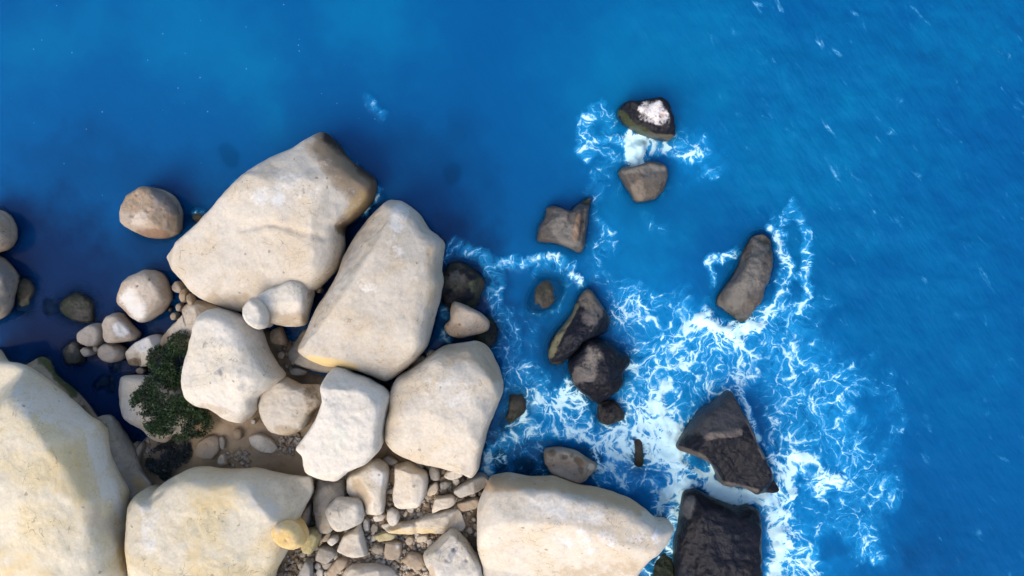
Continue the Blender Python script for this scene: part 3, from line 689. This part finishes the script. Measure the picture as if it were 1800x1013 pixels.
rock(K, 'triangular dark rock with a straight ridge above the waterfall of foam',
     '1283,685 1292,699 1310,734 1328,779 1350,819 1371,858 1369,867 1332,868 1305,857 1269,853 1262,835 1252,819 1229,804 1193,792 1193,777 1207,752 1229,721 1260,699',
     -0.4, 2.2, 'dark', planes=[(1260, 765, 2.15, 22, 95), (1280, 775, 2.15, 17, 255), (1225, 770, 1.9, 14, 190)], facets=0, p=11, sea=2, spread=0.3, amp=1.0,
     stains_and_light=[('1215,745 1280,705 1295,740 1240,750', 34, (0.042, 0.043, 0.047), 0.8), ('1245,768 1300,762', 9, (0.11, 0.09, 0.08), 0.8), ('1195,788 1235,802 1270,850 1330,864', 7, (0.085, 0.075, 0.065), 0.8), ('1315,740 1345,805', 6, (0.10, 0.09, 0.085), 0.7)])
rock(K, 'big black block of rock at the bottom edge, under the triangular rock',
     '1196,905 1200,880 1207,866 1229,862 1265,877 1296,893 1319,889 1338,899 1340,940 1337,1013 1334,1050 1260,1070 1185,1055 1190,1000 1186,950',
     -0.5, 1.9, 'dark', planes=[(1270, 950, 1.85, 8, 180), (1215, 930, 1.5, 26, 190), (1290, 910, 1.7, 16, 80)], facets=2, p=9, sea=2, spread=0.4, amp=1.5, stains_and_light=[('1215,880 1208,900', 18, (0.10, 0.10, 0.10), 0.8)])
rock(K, 'pitted tan rock off the top edge of the wedge boulder',
     '959,789 990,786 1017,795 1039,810 1051,819 1040,833 1026,848 999,844 972,833 958,815 954,803', -0.4, 1.3, 'tansea', planes=[(1000, 812, 1.25, 14, 250)], facets=2, p=9, sea=2, spread=0.4,
     pits=[(972, 797, 5, 0.12), (990, 803, 5, 0.14), (1017, 811, 6, 0.16), (1020, 825, 4, 0.1)], stains_and_light=[('972,797', 11, BRN, 0.8), ('991,803', 9, DRK, 0.7), ('1017,811', 14, BRN, 0.9), ('1021,827', 9, BRN, 0.7), ('1005,800', 7, BRN, .6), ('1040,822', 10, (0.5, 0.42, 0.3), 0.8)])
rock(K, 'thin red-brown rock swamped by the foam near the triangular rock', '1113,772 1122,768 1129,782 1130,818 1120,824 1114,815 1116,795', -0.4, 0.3, 'dark', facets=2, sea=2, stains_and_light=[('1120,770 1122,820', 14, (0.12, 0.06, 0.045), 0.8)])
rock(K, 'sunken green rock in the dark pool beside the wedge boulder', '866,802 878,792 890,800 888,818 874,826', -0.9, -0.04, 'sub', facets=3, sea=4)
rock(K, 'sunken mottled rock left of the pitted tan rock', '905,812 922,804 938,812 936,828 915,832', -0.9, -0.06, 'sub', facets=3, sea=4)
rock(K, 'sunken dark shelf behind the pitted tan rock', '1000,790 1030,788 1056,800 1058,822 1040,826 1010,800', -0.9, -0.03, 'dark', facets=2, sea=4)
rock(K, 'black awash ledge between the wedge boulder and the black block', '1150,985 1166,966 1182,975 1186,1010 1180,1050 1145,1045', -0.6, 0.2, 'dark', facets=3, sea=3, amp=1.4)
rock(K, 'deep sunken brown rock in the open water above the ridged boulder', '783,300 795,290 806,295 804,315 790,322', -1.1, -0.25, 'sub', facets=2, sea=5)
rock(K, 'deep sunken reddish rock off the top edge of the long slab', '388,262 400,256 416,272 414,290 398,288', -1.1, -0.3, 'sub', facets=2, sea=5)

# ------------------------------------------------------------------ pebbles too small to pick apart
def gravel(name, label, areas, mat):
    r = np.random.default_rng(31)
    V, F = [], []
    base = np.array([(0, 0, 1), (1, 0, .1), (.5, .87, 0), (-.5, .87, .1), (-1, 0, 0), (-.5, -.87, .1), (.5, -.87, 0), (.5, .3, .8), (-.4, .4, .75), (0, -.5, .8), (0, 0, -.6)], float)
    tri = [(7, 1, 2), (7, 2, 8), (8, 2, 3), (8, 3, 4), (8, 4, 9), (9, 4, 5), (9, 5, 6), (9, 6, 7), (7, 6, 1), (0, 7, 8), (0, 8, 9), (0, 9, 7), (10, 2, 1), (10, 3, 2), (10, 4, 3), (10, 5, 4), (10, 6, 5), (10, 1, 6)]
    for (poly, n, lo, hi, dz) in areas:
        poly = parse(poly)
        xs, ys = [q[0] for q in poly], [q[1] for q in poly]
        k = 0
        while k < n:
            x, y = r.uniform(min(xs), max(xs)), r.uniform(min(ys), max(ys))
            if not inside(np.array([x]), np.array([y]), poly)[0]:
                continue
            k += 1
            s = r.uniform(lo, hi) ** 1.0 * PX * 0.5
            w = P(x, y, 0.4)
            zg = ground_z(np.array([[w[0]]]), np.array([[w[1]]]))[0, 0]
            a = r.uniform(0, 6.28)
            sc = np.array([r.uniform(0.8, 1.5), r.uniform(0.7, 1.1), r.uniform(0.6, 0.95)]) * s
            b = base * sc * (1 + r.uniform(-0.16, 0.16, base.shape))
            ca, sa = math.cos(a), math.sin(a)
            b = np.column_stack([b[:, 0] * ca - b[:, 1] * sa, b[:, 0] * sa + b[:, 1] * ca, b[:, 2]])
            o = len(V)
            V += (b + np.array([w[0], w[1], zg + dz + s * 0.35])).tolist()
            F += [tuple(i + o for i in t) for t in tri]
    ob = mesh_object(name, V, F, mat)
    n = len(V) // len(base)
    pal = np.array([(0.44, 0.38, 0.30), (0.30, 0.22, 0.15), (0.47, 0.43, 0.37), (0.34, 0.30, 0.26), (0.38, 0.29, 0.20)])
    cc = pal[r.integers(len(pal), size=n)] * r.uniform(0.7, 1.15, (n, 1))
    st = np.repeat(np.column_stack([cc, np.full(n, 0.9)]), len(base), 0)
    at = ob.data.attributes.new('stain', 'FLOAT_COLOR', 'POINT')
    at.data.foreach_set('color', st.astype(np.float32).ravel())
    return tag(ob, label, 'gravel', 'stuff')

gravel('gravel', 'fine brown and grey gravel and pebbles filling the gaps of the rubble', [
    ('550,840 850,840 845,960 750,1020 520,1020 540,930', 900, 4, 10, 0.02),
    ('640,930 760,935 750,1013 660,1013', 260, 4, 10, 0.06),
    ('480,770 530,760 525,800 490,800', 60, 4, 9, 0.0),
    ('395,795 440,795 440,820 395,818', 45, 4, 8, 0.0),
    ('490,950 560,960 560,1020 480,1020', 130, 4, 9, 0.02),
    ('715,650 770,612 760,640 720,660', 60, 5, 10, 0.3),
    ('480,580 560,600 580,660 500,650', 50, 5, 11, 0.05),
    ('298,500 345,520 330,560 300,565', 50, 4, 9, 0.1),
    ('225,760 262,770 256,820 236,815', 40, 4, 8, 0.0),
    ('670,795 760,815 770,900 690,900', 90, 5, 11, 0.0),
], MAT['tan'])

# pale stones packed between the blocks of the rubble, too alike to tell apart
r_ = np.random.default_rng(77)
AREA = parse('552,850 690,800 850,840 842,905 850,940 745,960 740,1030 520,1030 535,960 545,905')
placed, tries = [], 0
while len(placed) < 125 and tries < 9000:
    tries += 1
    x, y, s = r_.uniform(515, 850), r_.uniform(800, 1028), r_.uniform(8, 16)
    if not inside(np.array([x]), np.array([y]), AREA)[0] or any(math.hypot(x - a, y - b) < 0.38 * (s + t) for a, b, t in placed):
        continue
    if any(zt > 0.5 and inside(np.array([x]), np.array([y]), pl)[0] for pl, zt in ROCK_POLYS):
        continue
    placed.append((x, y, s))
    k, a0, el = int(r_.integers(5, 8)), r_.uniform(0, 6.28), r_.uniform(0.65, 1.0)
    pts = []
    for i in range(k):
        t = a0 + i / k * 6.283 + r_.uniform(-0.25, 0.25)
        u, w = math.cos(t) * s * 0.5 * r_.uniform(0.85, 1.1), math.sin(t) * s * 0.5 * el * r_.uniform(0.85, 1.1)
        pts.append('%.1f,%.1f' % (x + u * math.cos(a0) - w * math.sin(a0), y + u * math.sin(a0) + w * math.cos(a0)))
    o = rock('stone', 'small angular stone packed among the larger rubble blocks at the bottom', ' '.join(pts), 0.3, 0.3 + s * PX * r_.uniform(0.7, 1.2), str(r_.choice(['lime', 'lime', 'grey', 'tan', 'white'])), facets=3, skirt=0.5, cat='stone')
    o['group'] = 'small stones packed in the rubble'
del ROCK_POLYS[:]

# ------------------------------------------------------------------ shrubs
def leaf_material(name, a, b, c3):
    g = G(name)
    pos = g.add('ShaderNodeNewGeometry').outputs['Position']
    at = g.add('ShaderNodeAttribute', attribute_name='leaf').outputs['Fac']
    n = g.noise(pos, 1.6, 3)
    c = g.mix(g.ss(n, 0.38, 0.64), a, b)
    c = g.mix(g.ss(at, 0.72, 1.0), c, c3)
    bs = g.add('ShaderNodeBsdfPrincipled', {'Base Color': c, 'Roughness': 0.6})
    g.l.new(bs.outputs[0], g.out.inputs[0])
    return g.m

def bark_material():
    g = G('grey_bark')
    pos = g.add('ShaderNodeNewGeometry').outputs['Position']
    n = g.noise(g.vmath('MULTIPLY', pos, (1, 1, .3)), 18, 5)
    b = g.add('ShaderNodeBsdfPrincipled', {'Base Color': g.mix(n, (0.06, 0.045, 0.035), (0.16, 0.13, 0.10)), 'Roughness': 0.9})
    g.l.new(b.outputs[0], g.out.inputs[0])
    return g.m
BARK = bark_material()

def shrub(label, lobes, n, lm, size, seed):
    r = np.random.default_rng(seed)
    lobes = [(*P(x, y, z), z, rr * PX, hh) for (x, y, z, rr, hh) in lobes]
    bx, by = lobes[0][0], lobes[0][1]
    root = bpy.data.objects.new('shrub', None)
    COL.objects.link(root)
    root.location = (bx, by, 0.2)
    V, F, A = [], [], []
    wts = np.array([l[3] ** 2 for l in lobes])
    wts = wts / wts.sum()
    # sprigs: short tufts of narrow leaves standing off the lobes' upper shells
    for k in range(n):
        lx, ly, lz, lr, lh = lobes[r.choice(len(lobes), p=wts)]
        d = r.normal(size=3)
        d /= np.linalg.norm(d)
        d[2] = abs(d[2])
        rad = r.uniform(0.55, 1.0) ** 0.5 * r.uniform(0.8, 1.12)
        c = np.array([lx + d[0] * lr * rad, ly + d[1] * lr * rad, lz + d[2] * lh * 0.75 * rad - 0.1])
        if vnoise(c[None] * 2.4, seed)[0] < -0.22:
            continue
        tone = r.uniform(0, 1)
        out = d * 0.8 + r.normal(size=3) * 0.45 + np.array([0, 0, 0.4])
        out /= np.linalg.norm(out)
        for j in range(6):
            v = out + r.normal(size=3) * 0.65
            v /= np.linalg.norm(v)
            s = np.cross(v, r.normal(size=3))
            s /= np.linalg.norm(s) + 1e-6
            L = size * r.uniform(0.6, 1.3)
            b = c + v * 0.02
            o = len(V)
            V += [b.tolist(), (b + v * L * .5 + s * L * .2).tolist(), (b + v * L).tolist(), (b + v * L * .5 - s * L * .2).tolist()]
            F.append((o, o + 1, o + 2, o + 3))
            A += [tone] * 4
    V = (np.array(V) - np.array([bx, by, 0.2])).tolist()
    fo = mesh_object('foliage', V, F, lm, parent=root, smooth=False)
    at = fo.data.attributes.new('leaf', 'FLOAT', 'POINT')
    at.data.foreach_set('value', np.array(A, np.float32))
    for (lx, ly, lz, lr, lh) in lobes:      # one woody stem to each lobe
        p0 = np.array([0.0, 0, -0.15])
        p3 = np.array([lx - bx, ly - by, lz + lh * 0.55 - 0.2])
        VV, FF = [], []
        steps, sides = 7, 6
        mid = (p0 + p3) / 2 + r.normal(size=3) * 0.12
        for i in range(steps + 1):
            t = i / steps
            c = (1 - t) ** 2 * p0 + 2 * t * (1 - t) * mid + t * t * p3
            rr = 0.07 * (1 - 0.8 * t)
            for j in range(sides):
                a = j / sides * 6.2832
                VV.append((c[0] + rr * math.cos(a), c[1] + rr * math.sin(a), c[2] + 0.3 * rr * math.sin(a)))
        for i in range(steps):
            for j in range(sides):
                FF.append((i * sides + j, i * sides + (j + 1) % sides, (i + 1) * sides + (j + 1) % sides, (i + 1) * sides + j))
        mesh_object('stem', VV, FF, BARK, parent=root)
    return tag(root, label, 'shrub')

LEAF = leaf_material('dark_green_leaves', (0.020, 0.036, 0.016), (0.032, 0.070, 0.018), (0.06, 0.09, 0.035))
LEAF2 = leaf_material('blue_green_leaves', (0.020, 0.034, 0.026), (0.045, 0.056, 0.065), (0.13, 0.13, 0.16))
shrub('large dark green bush spread over the pale rock beside the smooth grey boulder',
      [(298, 690, 1.5, 46, 0.9), (320, 610, 1.1, 26, 0.8), (285, 632, 1.1, 25, 0.7), (330, 650, 1.2, 28, 0.7), (258, 705, 1.5, 26, 0.6), (316, 735, 1.4, 40, 0.7), (345, 742, 0.9, 26, 0.6), (280, 740, 1.5, 26, 0.6), (302, 655, 1.3, 30, 0.8)],
      8500, LEAF, 0.095, 3)
shrub('small blue-green shrub just above the square cream boulder',
      [(293, 806, 0.35, 28, 0.6), (275, 815, 0.3, 18, 0.5), (315, 795, 0.3, 20, 0.5), (295, 830, 0.3, 16, 0.4)], 3200, LEAF2, 0.08, 4)

# ------------------------------------------------------------------ the sea
FOAM = [  # polyline in pixels, radius, density
    ('1052,188 1036,205 1032,235 1048,268 1076,274', 15, .62), ('1052,186 1068,200 1070,232', 12, .58), ('1048,242 1075,240 1102,250', 9, .95),
    ('1118,248 1124,262 1116,280', 17, 1.5), ('1105,285 1135,278', 10, .8), ('1140,246 1170,262 1200,268 1228,264', 15, .75), ('1190,240 1222,254', 20, .62), ('1225,275 1240,292 1250,305', 14, .42),
    ('1072,285 1052,340 1048,400 1046,450 1060,500', 22, .40), ('1040,430 1075,500', 30, .36), ('1150,375 1165,400', 22, .3),
    ('885,462 905,457 935,452 975,462 992,474', 11, .75), ('945,475 1000,480', 16, .5), ('1000,488 1016,503', 9, .9),
    ('808,442 840,452 870,470 858,500 872,545 895,590 905,640 900,680', 17, .55), ('920,540 935,570 945,600', 24, .36), ('925,640 935,680 940,720', 26, .55), ('990,478 975,540 950,570', 14, .36),
    ('860,830 880,790 930,752 965,735 1000,705', 18, .72), ('950,705 985,700 1020,712 1030,730', 24, .82), ('935,745 990,765 1050,775 1110,775', 22, .86), ('1000,740 1060,760', 26, .8),
    ('1060,800 1110,790 1150,800', 34, .78), ('1055,845 1110,850 1150,860', 28, .80), ('1100,745 1130,760 1150,735', 30, .92),
    ('1090,520 1130,560 1180,570 1240,560', 40, .62), ('1110,600 1130,660 1120,720', 44, .66), ('1180,600 1200,660 1180,720', 55, .66), ('1240,600 1290,640 1270,670', 45, .62),
    ('1238,550 1258,566 1290,578 1332,572', 15, 1.25), ('1215,560 1240,580 1290,600', 22, .85), ('1330,600 1400,630 1440,660', 45, .55), ('1370,680 1390,730 1420,780', 50, .56),
    ('1440,640 1490,670 1530,660', 34, .46), ('1450,700 1480,760 1510,830 1530,880', 42, .5), ('1460,830 1500,840 1490,900 1520,960', 38, .48), ('1430,900 1500,930 1515,970', 28, .44),
    ('1160,690 1150,730 1165,770', 36, .95), ('1120,780 1170,790 1195,800', 24, 1.05), ('1195,800 1225,812 1262,850 1290,868 1335,876', 17, 1.15), ('1200,815 1185,850 1170,885', 22, 1.25), ('1215,850 1260,865 1300,882 1340,885', 14, 1.1),
    ('1370,800 1400,810 1420,830', 28, .9), ('1390,850 1366,890 1372,940 1362,980 1370,1040', 22, 1.05), ('1405,930 1420,1000 1400,1050', 36, .68), ('1430,830 1470,850', 26, .85), ('1345,870 1390,870', 16, 1.2),
    ('1165,900 1160,940 1180,1000', 22, .66), ('1190,870 1185,930', 12, .9), ('1140,990 1160,1050', 22, .6),
    ('1248,464 1262,456 1276,460 1292,446', 9, .62), ('1250,468 1256,500', 9, .55), ('1362,425 1378,460 1366,520 1350,555', 13, .78), ('1350,402 1375,412', 11, .7), ('1398,372 1418,410 1420,450 1414,500 1404,540', 12, .62), ('1360,385 1400,370', 14, .45), ('1395,478 1420,478', 7, .6), ('1350,540 1420,560 1440,600', 34, .5), ('1060,500 1110,500 1180,520', 22, .42),
    ('1550,680 1572,750 1555,800 1570,860', 20, .28), ('1300,520 1290,470', 9, .25), ('1390,520 1440,530', 30, .36), ('655,170 668,195', 12, .5), ('575,236 620,290', 8, .4), ('660,345 640,372 664,330', 9, .75), ('408,336 425,322', 7, .6), ('340,372 362,378', 7, .6),
    ('786,545 790,600', 14, .62), ('760,440 800,448', 12, .35), ('690,890 740,900', 8, .5), ('905,690 890,760', 12, .4), ('860,800 950,820', 40, .40), ('1085,300 1090,340', 8, .3), ('1170,340 1180,330', 9, .35),
    ('1340,850 1382,872', 10, 1.0), ('1192,775 1188,800', 9, 1.0), ('1205,740 1240,705', 8, .7), ('1298,690 1330,770', 9, .75), ('545,572 560,560', 8, .6),
]
AERATED = [('1100,250 1220,265', 60, .8), ('1050,380 1090,480', 80, .45), ('1100,560 1180,640 1150,760 1180,850', 130, 1.0), ('1280,600 1400,650 1460,760', 110, .8), ('1380,860 1400,1013', 100, 1.0), ('920,740 1100,780', 70, .75), ('1490,860 1500,950', 90, .6), ('1100,840', 90, 0.9), ('1330,560', 70, .6), ('950,470', 60, .35), ('900,600 930,680', 60, .4)]
TINTS = [  # where the water is paler (silty, over sand) or darker (depth, painted cliff shade)
    ('330,40 420,110', 200, .5), ('40,110 150,60', 120, .4), ('640,60', 150, .6), ('480,150', 150, .45), ('1130,130 1250,60', 220, .55), ('1500,200 1350,330', 260, .5), ('1130,420', 130, .55), ('1250,330', 140, .4), ('1650,420 1700,700', 220, .3), ('1700,60', 160, .45)]
DEEP_AND_SHADE = [('60,480 200,640 150,720', 190, 1.0), ('240,450 330,400', 120, .55), ('600,150', 120, .3), ('700,260 780,300', 120, .35), ('120,300 350,300', 150, .4), ('820,420 860,700', 80, .55), ('880,800 940,800', 70, .9), ('640,370 560,540', 40, 1.0), ('1000,620', 70, .5), ('1320,480 1340,540', 55, .5), ('1430,730 1400,760', 60, .55), ('1600,950', 160, .35), ('1300,420 1250,520', 80, .3), ('200,730', 60, 1.0)]  # deeper water; left navy also carries painted shade of an unseen cliff

def field(x, y, items, soft=0.25, wob=0.0, w1=0, w2=0, grow=1.5):
    r = np.zeros(x.shape)
    for line, rad, d in items:
        pl = parse(line)
        xs, ys = [q[0] for q in pl], [q[1] for q in pl]
        e = rad * 2.0 + 30 * wob
        m = (x > min(xs) - e) & (x < max(xs) + e) & (y > min(ys) - e) & (y < max(ys) + e)
        if not m.any():
            continue
        xx, yy = x[m] + wob * w1[m] * min(rad, 30), y[m] + wob * w2[m] * min(rad, 30)
        if len(pl) == 1:
            dd = np.hypot(xx - xs[0], yy - ys[0])
        else:
            dd = seg_dist(xx, yy, pl)
        r[m] = np.maximum(r[m], d * sstep(rad * grow, rad * soft, dd))
    return r

def sea_material():
    g = G('sea_water')
    pos = g.add('ShaderNodeNewGeometry').outputs['Position']
    v = g.vmath('MULTIPLY', pos, (1, 1, 0))
    A = lambda n: g.add('ShaderNodeAttribute', attribute_name=n).outputs['Fac']
    foam, tint, opac, aer, speck, chop = A('foam'), A('tint'), A('opac'), A('aer'), A('speck'), A('chop')
    nb = g.noise(v, 0.10, 4, 0.5)
    nm = g.noise(v, 0.8, 4, 0.6, 0.5)
    # water colour: deep navy with cliff shade painted in, open blue, paler silty teal
    t = g.math('ADD', tint, g.math('MULTIPLY', g.math('SUBTRACT', nb, 0.5), 0.5))
    t = g.math('ADD', t, g.math('MULTIPLY', g.math('SUBTRACT', nm, 0.5), g.math('ADD', 0.16, g.math('MULTIPLY', chop, 0.5))))  # light and dark of the swell painted into the tint where choppy
    c = g.mix(g.ss(t, -0.9, 0.0), (0.0008, 0.017, 0.070), (0.0002, 0.071, 0.212))
    c = g.mix(g.ss(t, 0.0, 1.0), c, (0.0006, 0.145, 0.300))
    c = g.mix(g.math('MULTIPLY', aer, g.ss(nm, 0.3, 0.7, 0.25, 0.8)), c, (0.002, 0.18, 0.44))
    # foam lace: warped cell walls and ridged filaments, thicker where the foam is denser
    wv = g.add('ShaderNodeTexNoise', {'Vector': v, 'Scale': 0.55, 'Detail': 3.0}).outputs['Color']
    wv2 = g.add('ShaderNodeTexNoise', {'Vector': v, 'Scale': 2.4, 'Detail': 4.0, 'Roughness': 0.6}).outputs['Color']
    w = g.vmath('ADD', v, g.vmath('MULTIPLY', g.vmath('SUBTRACT', wv, (.5, .5, .5)), (2.2, 2.2, 0)))
    w = g.vmath('ADD', w, g.vmath('MULTIPLY', g.vmath('SUBTRACT', wv2, (.5, .5, .5)), (0.42, 0.42, 0)))
    def edge(scale):
        d = g.add('ShaderNodeTexVoronoi', {'Vector': w, 'Scale': scale, 'Randomness': 1.0}, feature='DISTANCE_TO_EDGE').outputs['Distance']
        return g.math('SUBTRACT', 1.0, g.math('MULTIPLY', d, 2.6))
    e1, e2 = edge(1.15), edge(2.5)
    nr = g.noise(w, 1.5, 4, 0.6, 0.3)
    r1 = g.math('SUBTRACT', 0.80, g.math('MULTIPLY', g.math('ABSOLUTE', g.math('SUBTRACT', nr, 0.5)), 6.0))
    e3 = edge(5.2)
    L = g.math('MAXIMUM', g.math('MAXIMUM', e1, g.math('SUBTRACT', e2, 0.08)), g.math('MAXIMUM', r1, g.math('SUBTRACT', e3, 0.26)))
    brk = g.noise(w, 3.2, 4, 0.66)
    L = g.math('ADD', L, g.math('MULTIPLY', g.math('SUBTRACT', brk, 0.5), 1.05))
    pat = g.noise(v, 0.55, 4, 0.6)
    m = g.math('MULTIPLY', foam, g.ss(pat, 0.3, 0.68, 0.72, 1.18))
    th = g.math('SUBTRACT', 1.155, g.math('MULTIPLY', m, 0.70))
    F = g.ss(g.math('SUBTRACT', L, th), -0.02, 0.40)
    soft = g.math('MULTIPLY', g.ss(g.math('SUBTRACT', L, th), -0.62, 0.30), g.ss(m, 0.12, 0.7))
    F = g.math('MULTIPLY', F, g.ss(m, 0.05, 0.3))
    # drifting bubbles
    sv = g.add('ShaderNodeTexVoronoi', {'Vector': v, 'Scale': 3.0, 'Randomness': 1.0})
    sr = g.add('ShaderNodeSeparateColor', {0: sv.outputs['Color']}).outputs[0]
    sp = g.math('MULTIPLY', g.ss(sv.outputs['Distance'], 0.10, 0.03), g.ss(g.math('ADD', sr, speck), 1.0, 1.12))
    F = g.math('MAXIMUM', F, g.math('MULTIPLY', sp, 0.6))
    # small crests of the chop out at sea, sky glints painted in foam colour
    cv = g.vmath('MULTIPLY', g.add('ShaderNodeVectorRotate', {'Vector': v, 'Angle': math.radians(55)}).outputs[0], (0.5, 1.45, 1))
    cr = g.noise(cv, 1.25, 5, 0.62, 0.6)
    crest_glint = g.math('MULTIPLY', g.ss(cr, 0.60, 0.74), chop)
    F = g.math('MAXIMUM', F, g.math('MULTIPLY', crest_glint, g.ss(brk, 0.35, 0.65, 0.1, 0.55)))
    fc = g.mix(g.ss(F, 0.1, 1.0), (0.05, 0.36, 0.66), (0.54, 0.77, 0.82))
    c = g.mix(g.math('MULTIPLY', soft, 0.92), c, (0.012, 0.25, 0.53))
    col = g.mix(F, c, fc)
    # ripples
    rip = g.math('ADD', g.math('MULTIPLY', g.noise(cv, 1.1, 3), 1.0), g.math('MULTIPLY', g.noise(v, 3.0, 3, 0.5), 0.25))
    hh = g.math('ADD', g.math('MULTIPLY', rip, g.math('ADD', 0.07, g.math('MULTIPLY', chop, 0.32)))
                , 0.0)
    bp = g.add('ShaderNodeBump', {'Strength': 0.7, 'Distance': 0.3, 'Height': hh})
    b = g.add('ShaderNodeBsdfPrincipled', {'Base Color': col, 'Roughness': g.ss(F, 0.0, 0.6, 0.12, 0.8), 'IOR': 1.33, 'Normal': bp.outputs[0]})
    b.inputs['Specular IOR Level'].default_value = 0.25
    tr = g.add('ShaderNodeBsdfTransparent', {'Color': (0.42, 0.68, 0.86)})
    op = g.math('MAXIMUM', opac, F)
    mx = g.add('ShaderNodeMixShader', {0: op, 1: tr.outputs[0], 2: b.outputs[0]})
    g.l.new(mx.outputs[0], g.out.inputs[0])
    return g.m

wx_, wy_ = axis(-23.5, 23.5, 0.075, 2500), axis(-13.6, 13.6, 0.075, 2500)
_sea = {}
def sea_z(X, Y):
    x, y = unP(X, Y, 0.0)
    p3 = np.column_stack([X.ravel(), Y.ravel(), X.ravel() * 0])
    w1 = 1.5 * fbm(p3 * 0.8, 5, 61, 0.6).reshape(X.shape)
    w2 = 1.5 * fbm(p3 * 0.8, 5, 71, 0.6).reshape(X.shape)
    foam = field(x, y, FOAM, 0.2, 0.6, w1, w2, 1.85)
    foam = np.where(foam > 0.04, foam + 0.05 * sstep(0.1, 0.4, foam) * sstep(900, 1150, x), foam)
    aer = field(x, y, AERATED, 0.1, 0.4, w1, w2)
    tint = field(x, y, TINTS, 0.0, 0.6, w1, w2) - field(x, y, DEEP_AND_SHADE, 0.0, 0.6, w1, w2)
    opac = np.full(X.shape, 0.985)
    near = np.zeros(X.shape)
    for poly, kind, zt in SEA_ROCKS:
        lo, hi = poly.min(0) - 45, poly.max(0) + 45
        m = (x > lo[0]) & (x < hi[0]) & (y > lo[1]) & (y < hi[1])
        d = seg_dist(x[m], y[m], [tuple(q) for q in poly] + [tuple(poly[0])])
        d = np.where(inside(x[m], y[m], [tuple(q) for q in poly]), 0, d)
        if kind == 5:
            o = 0.985 - 0.22 * np.exp(-(d / 5) ** 2)
        elif kind == 4:
            o = 0.985 - 0.6 * np.exp(-(d / 3.5) ** 2)
        elif kind == 3:
            o = 0.985 - 0.62 * np.exp(-(d / 12) ** 1.3)
        else:
            o = 0.985 - 0.55 * np.exp(-(d / 8) ** 1.3)
        opac[m] = np.minimum(opac[m], o)
    # shallows over the rubble shore
    dl = seg_dist(x, y, LAND + LAND[:1])
    opac = np.minimum(opac, 0.985 - 0.4 * np.exp(-dl / 14))
    speck = 0.34 * sstep(520, 60, np.hypot((x - 330), (y - 110) * 1.3)) * (x < 900) + 0.25 * sstep(60, 10, np.hypot(x - 660, y - 185))
    chop = sstep(1150, 1500, x + 0.25 * (500 - y)) * (0.55 + 0.45 * sstep(900, 300, y)) * (1 - np.clip(foam * 2, 0, 1)) + 0.12 * sstep(700, 1100, x)
    for k, a in (('foam', foam), ('aer', aer), ('tint', tint), ('opac', opac), ('speck', speck), ('chop', chop)):
        _sea[k] = a.ravel().astype(np.float32)
    far = sstep(60, 30, np.hypot(X, Y))
    z = 0.05 * chop * fbm(p3 * np.array([0.5, 0.9, 1]), 3, 81).reshape(X.shape)
    lump = fbm(p3 * 1.9, 4, 91).reshape(X.shape)
    z += np.clip(foam, 0, 1.5) ** 2 * (0.10 + 0.12 * lump) * far
    return z

water, _, _ = sheet('water', wx_, wy_, sea_z, sea_material())
for k, a in _sea.items():
    at = water.data.attributes.new(k, 'FLOAT', 'POINT')
    at.data.foreach_set('value', a)
tag(water, 'blue sea with lacy white foam washing round the dark rocks', None, 'structure')
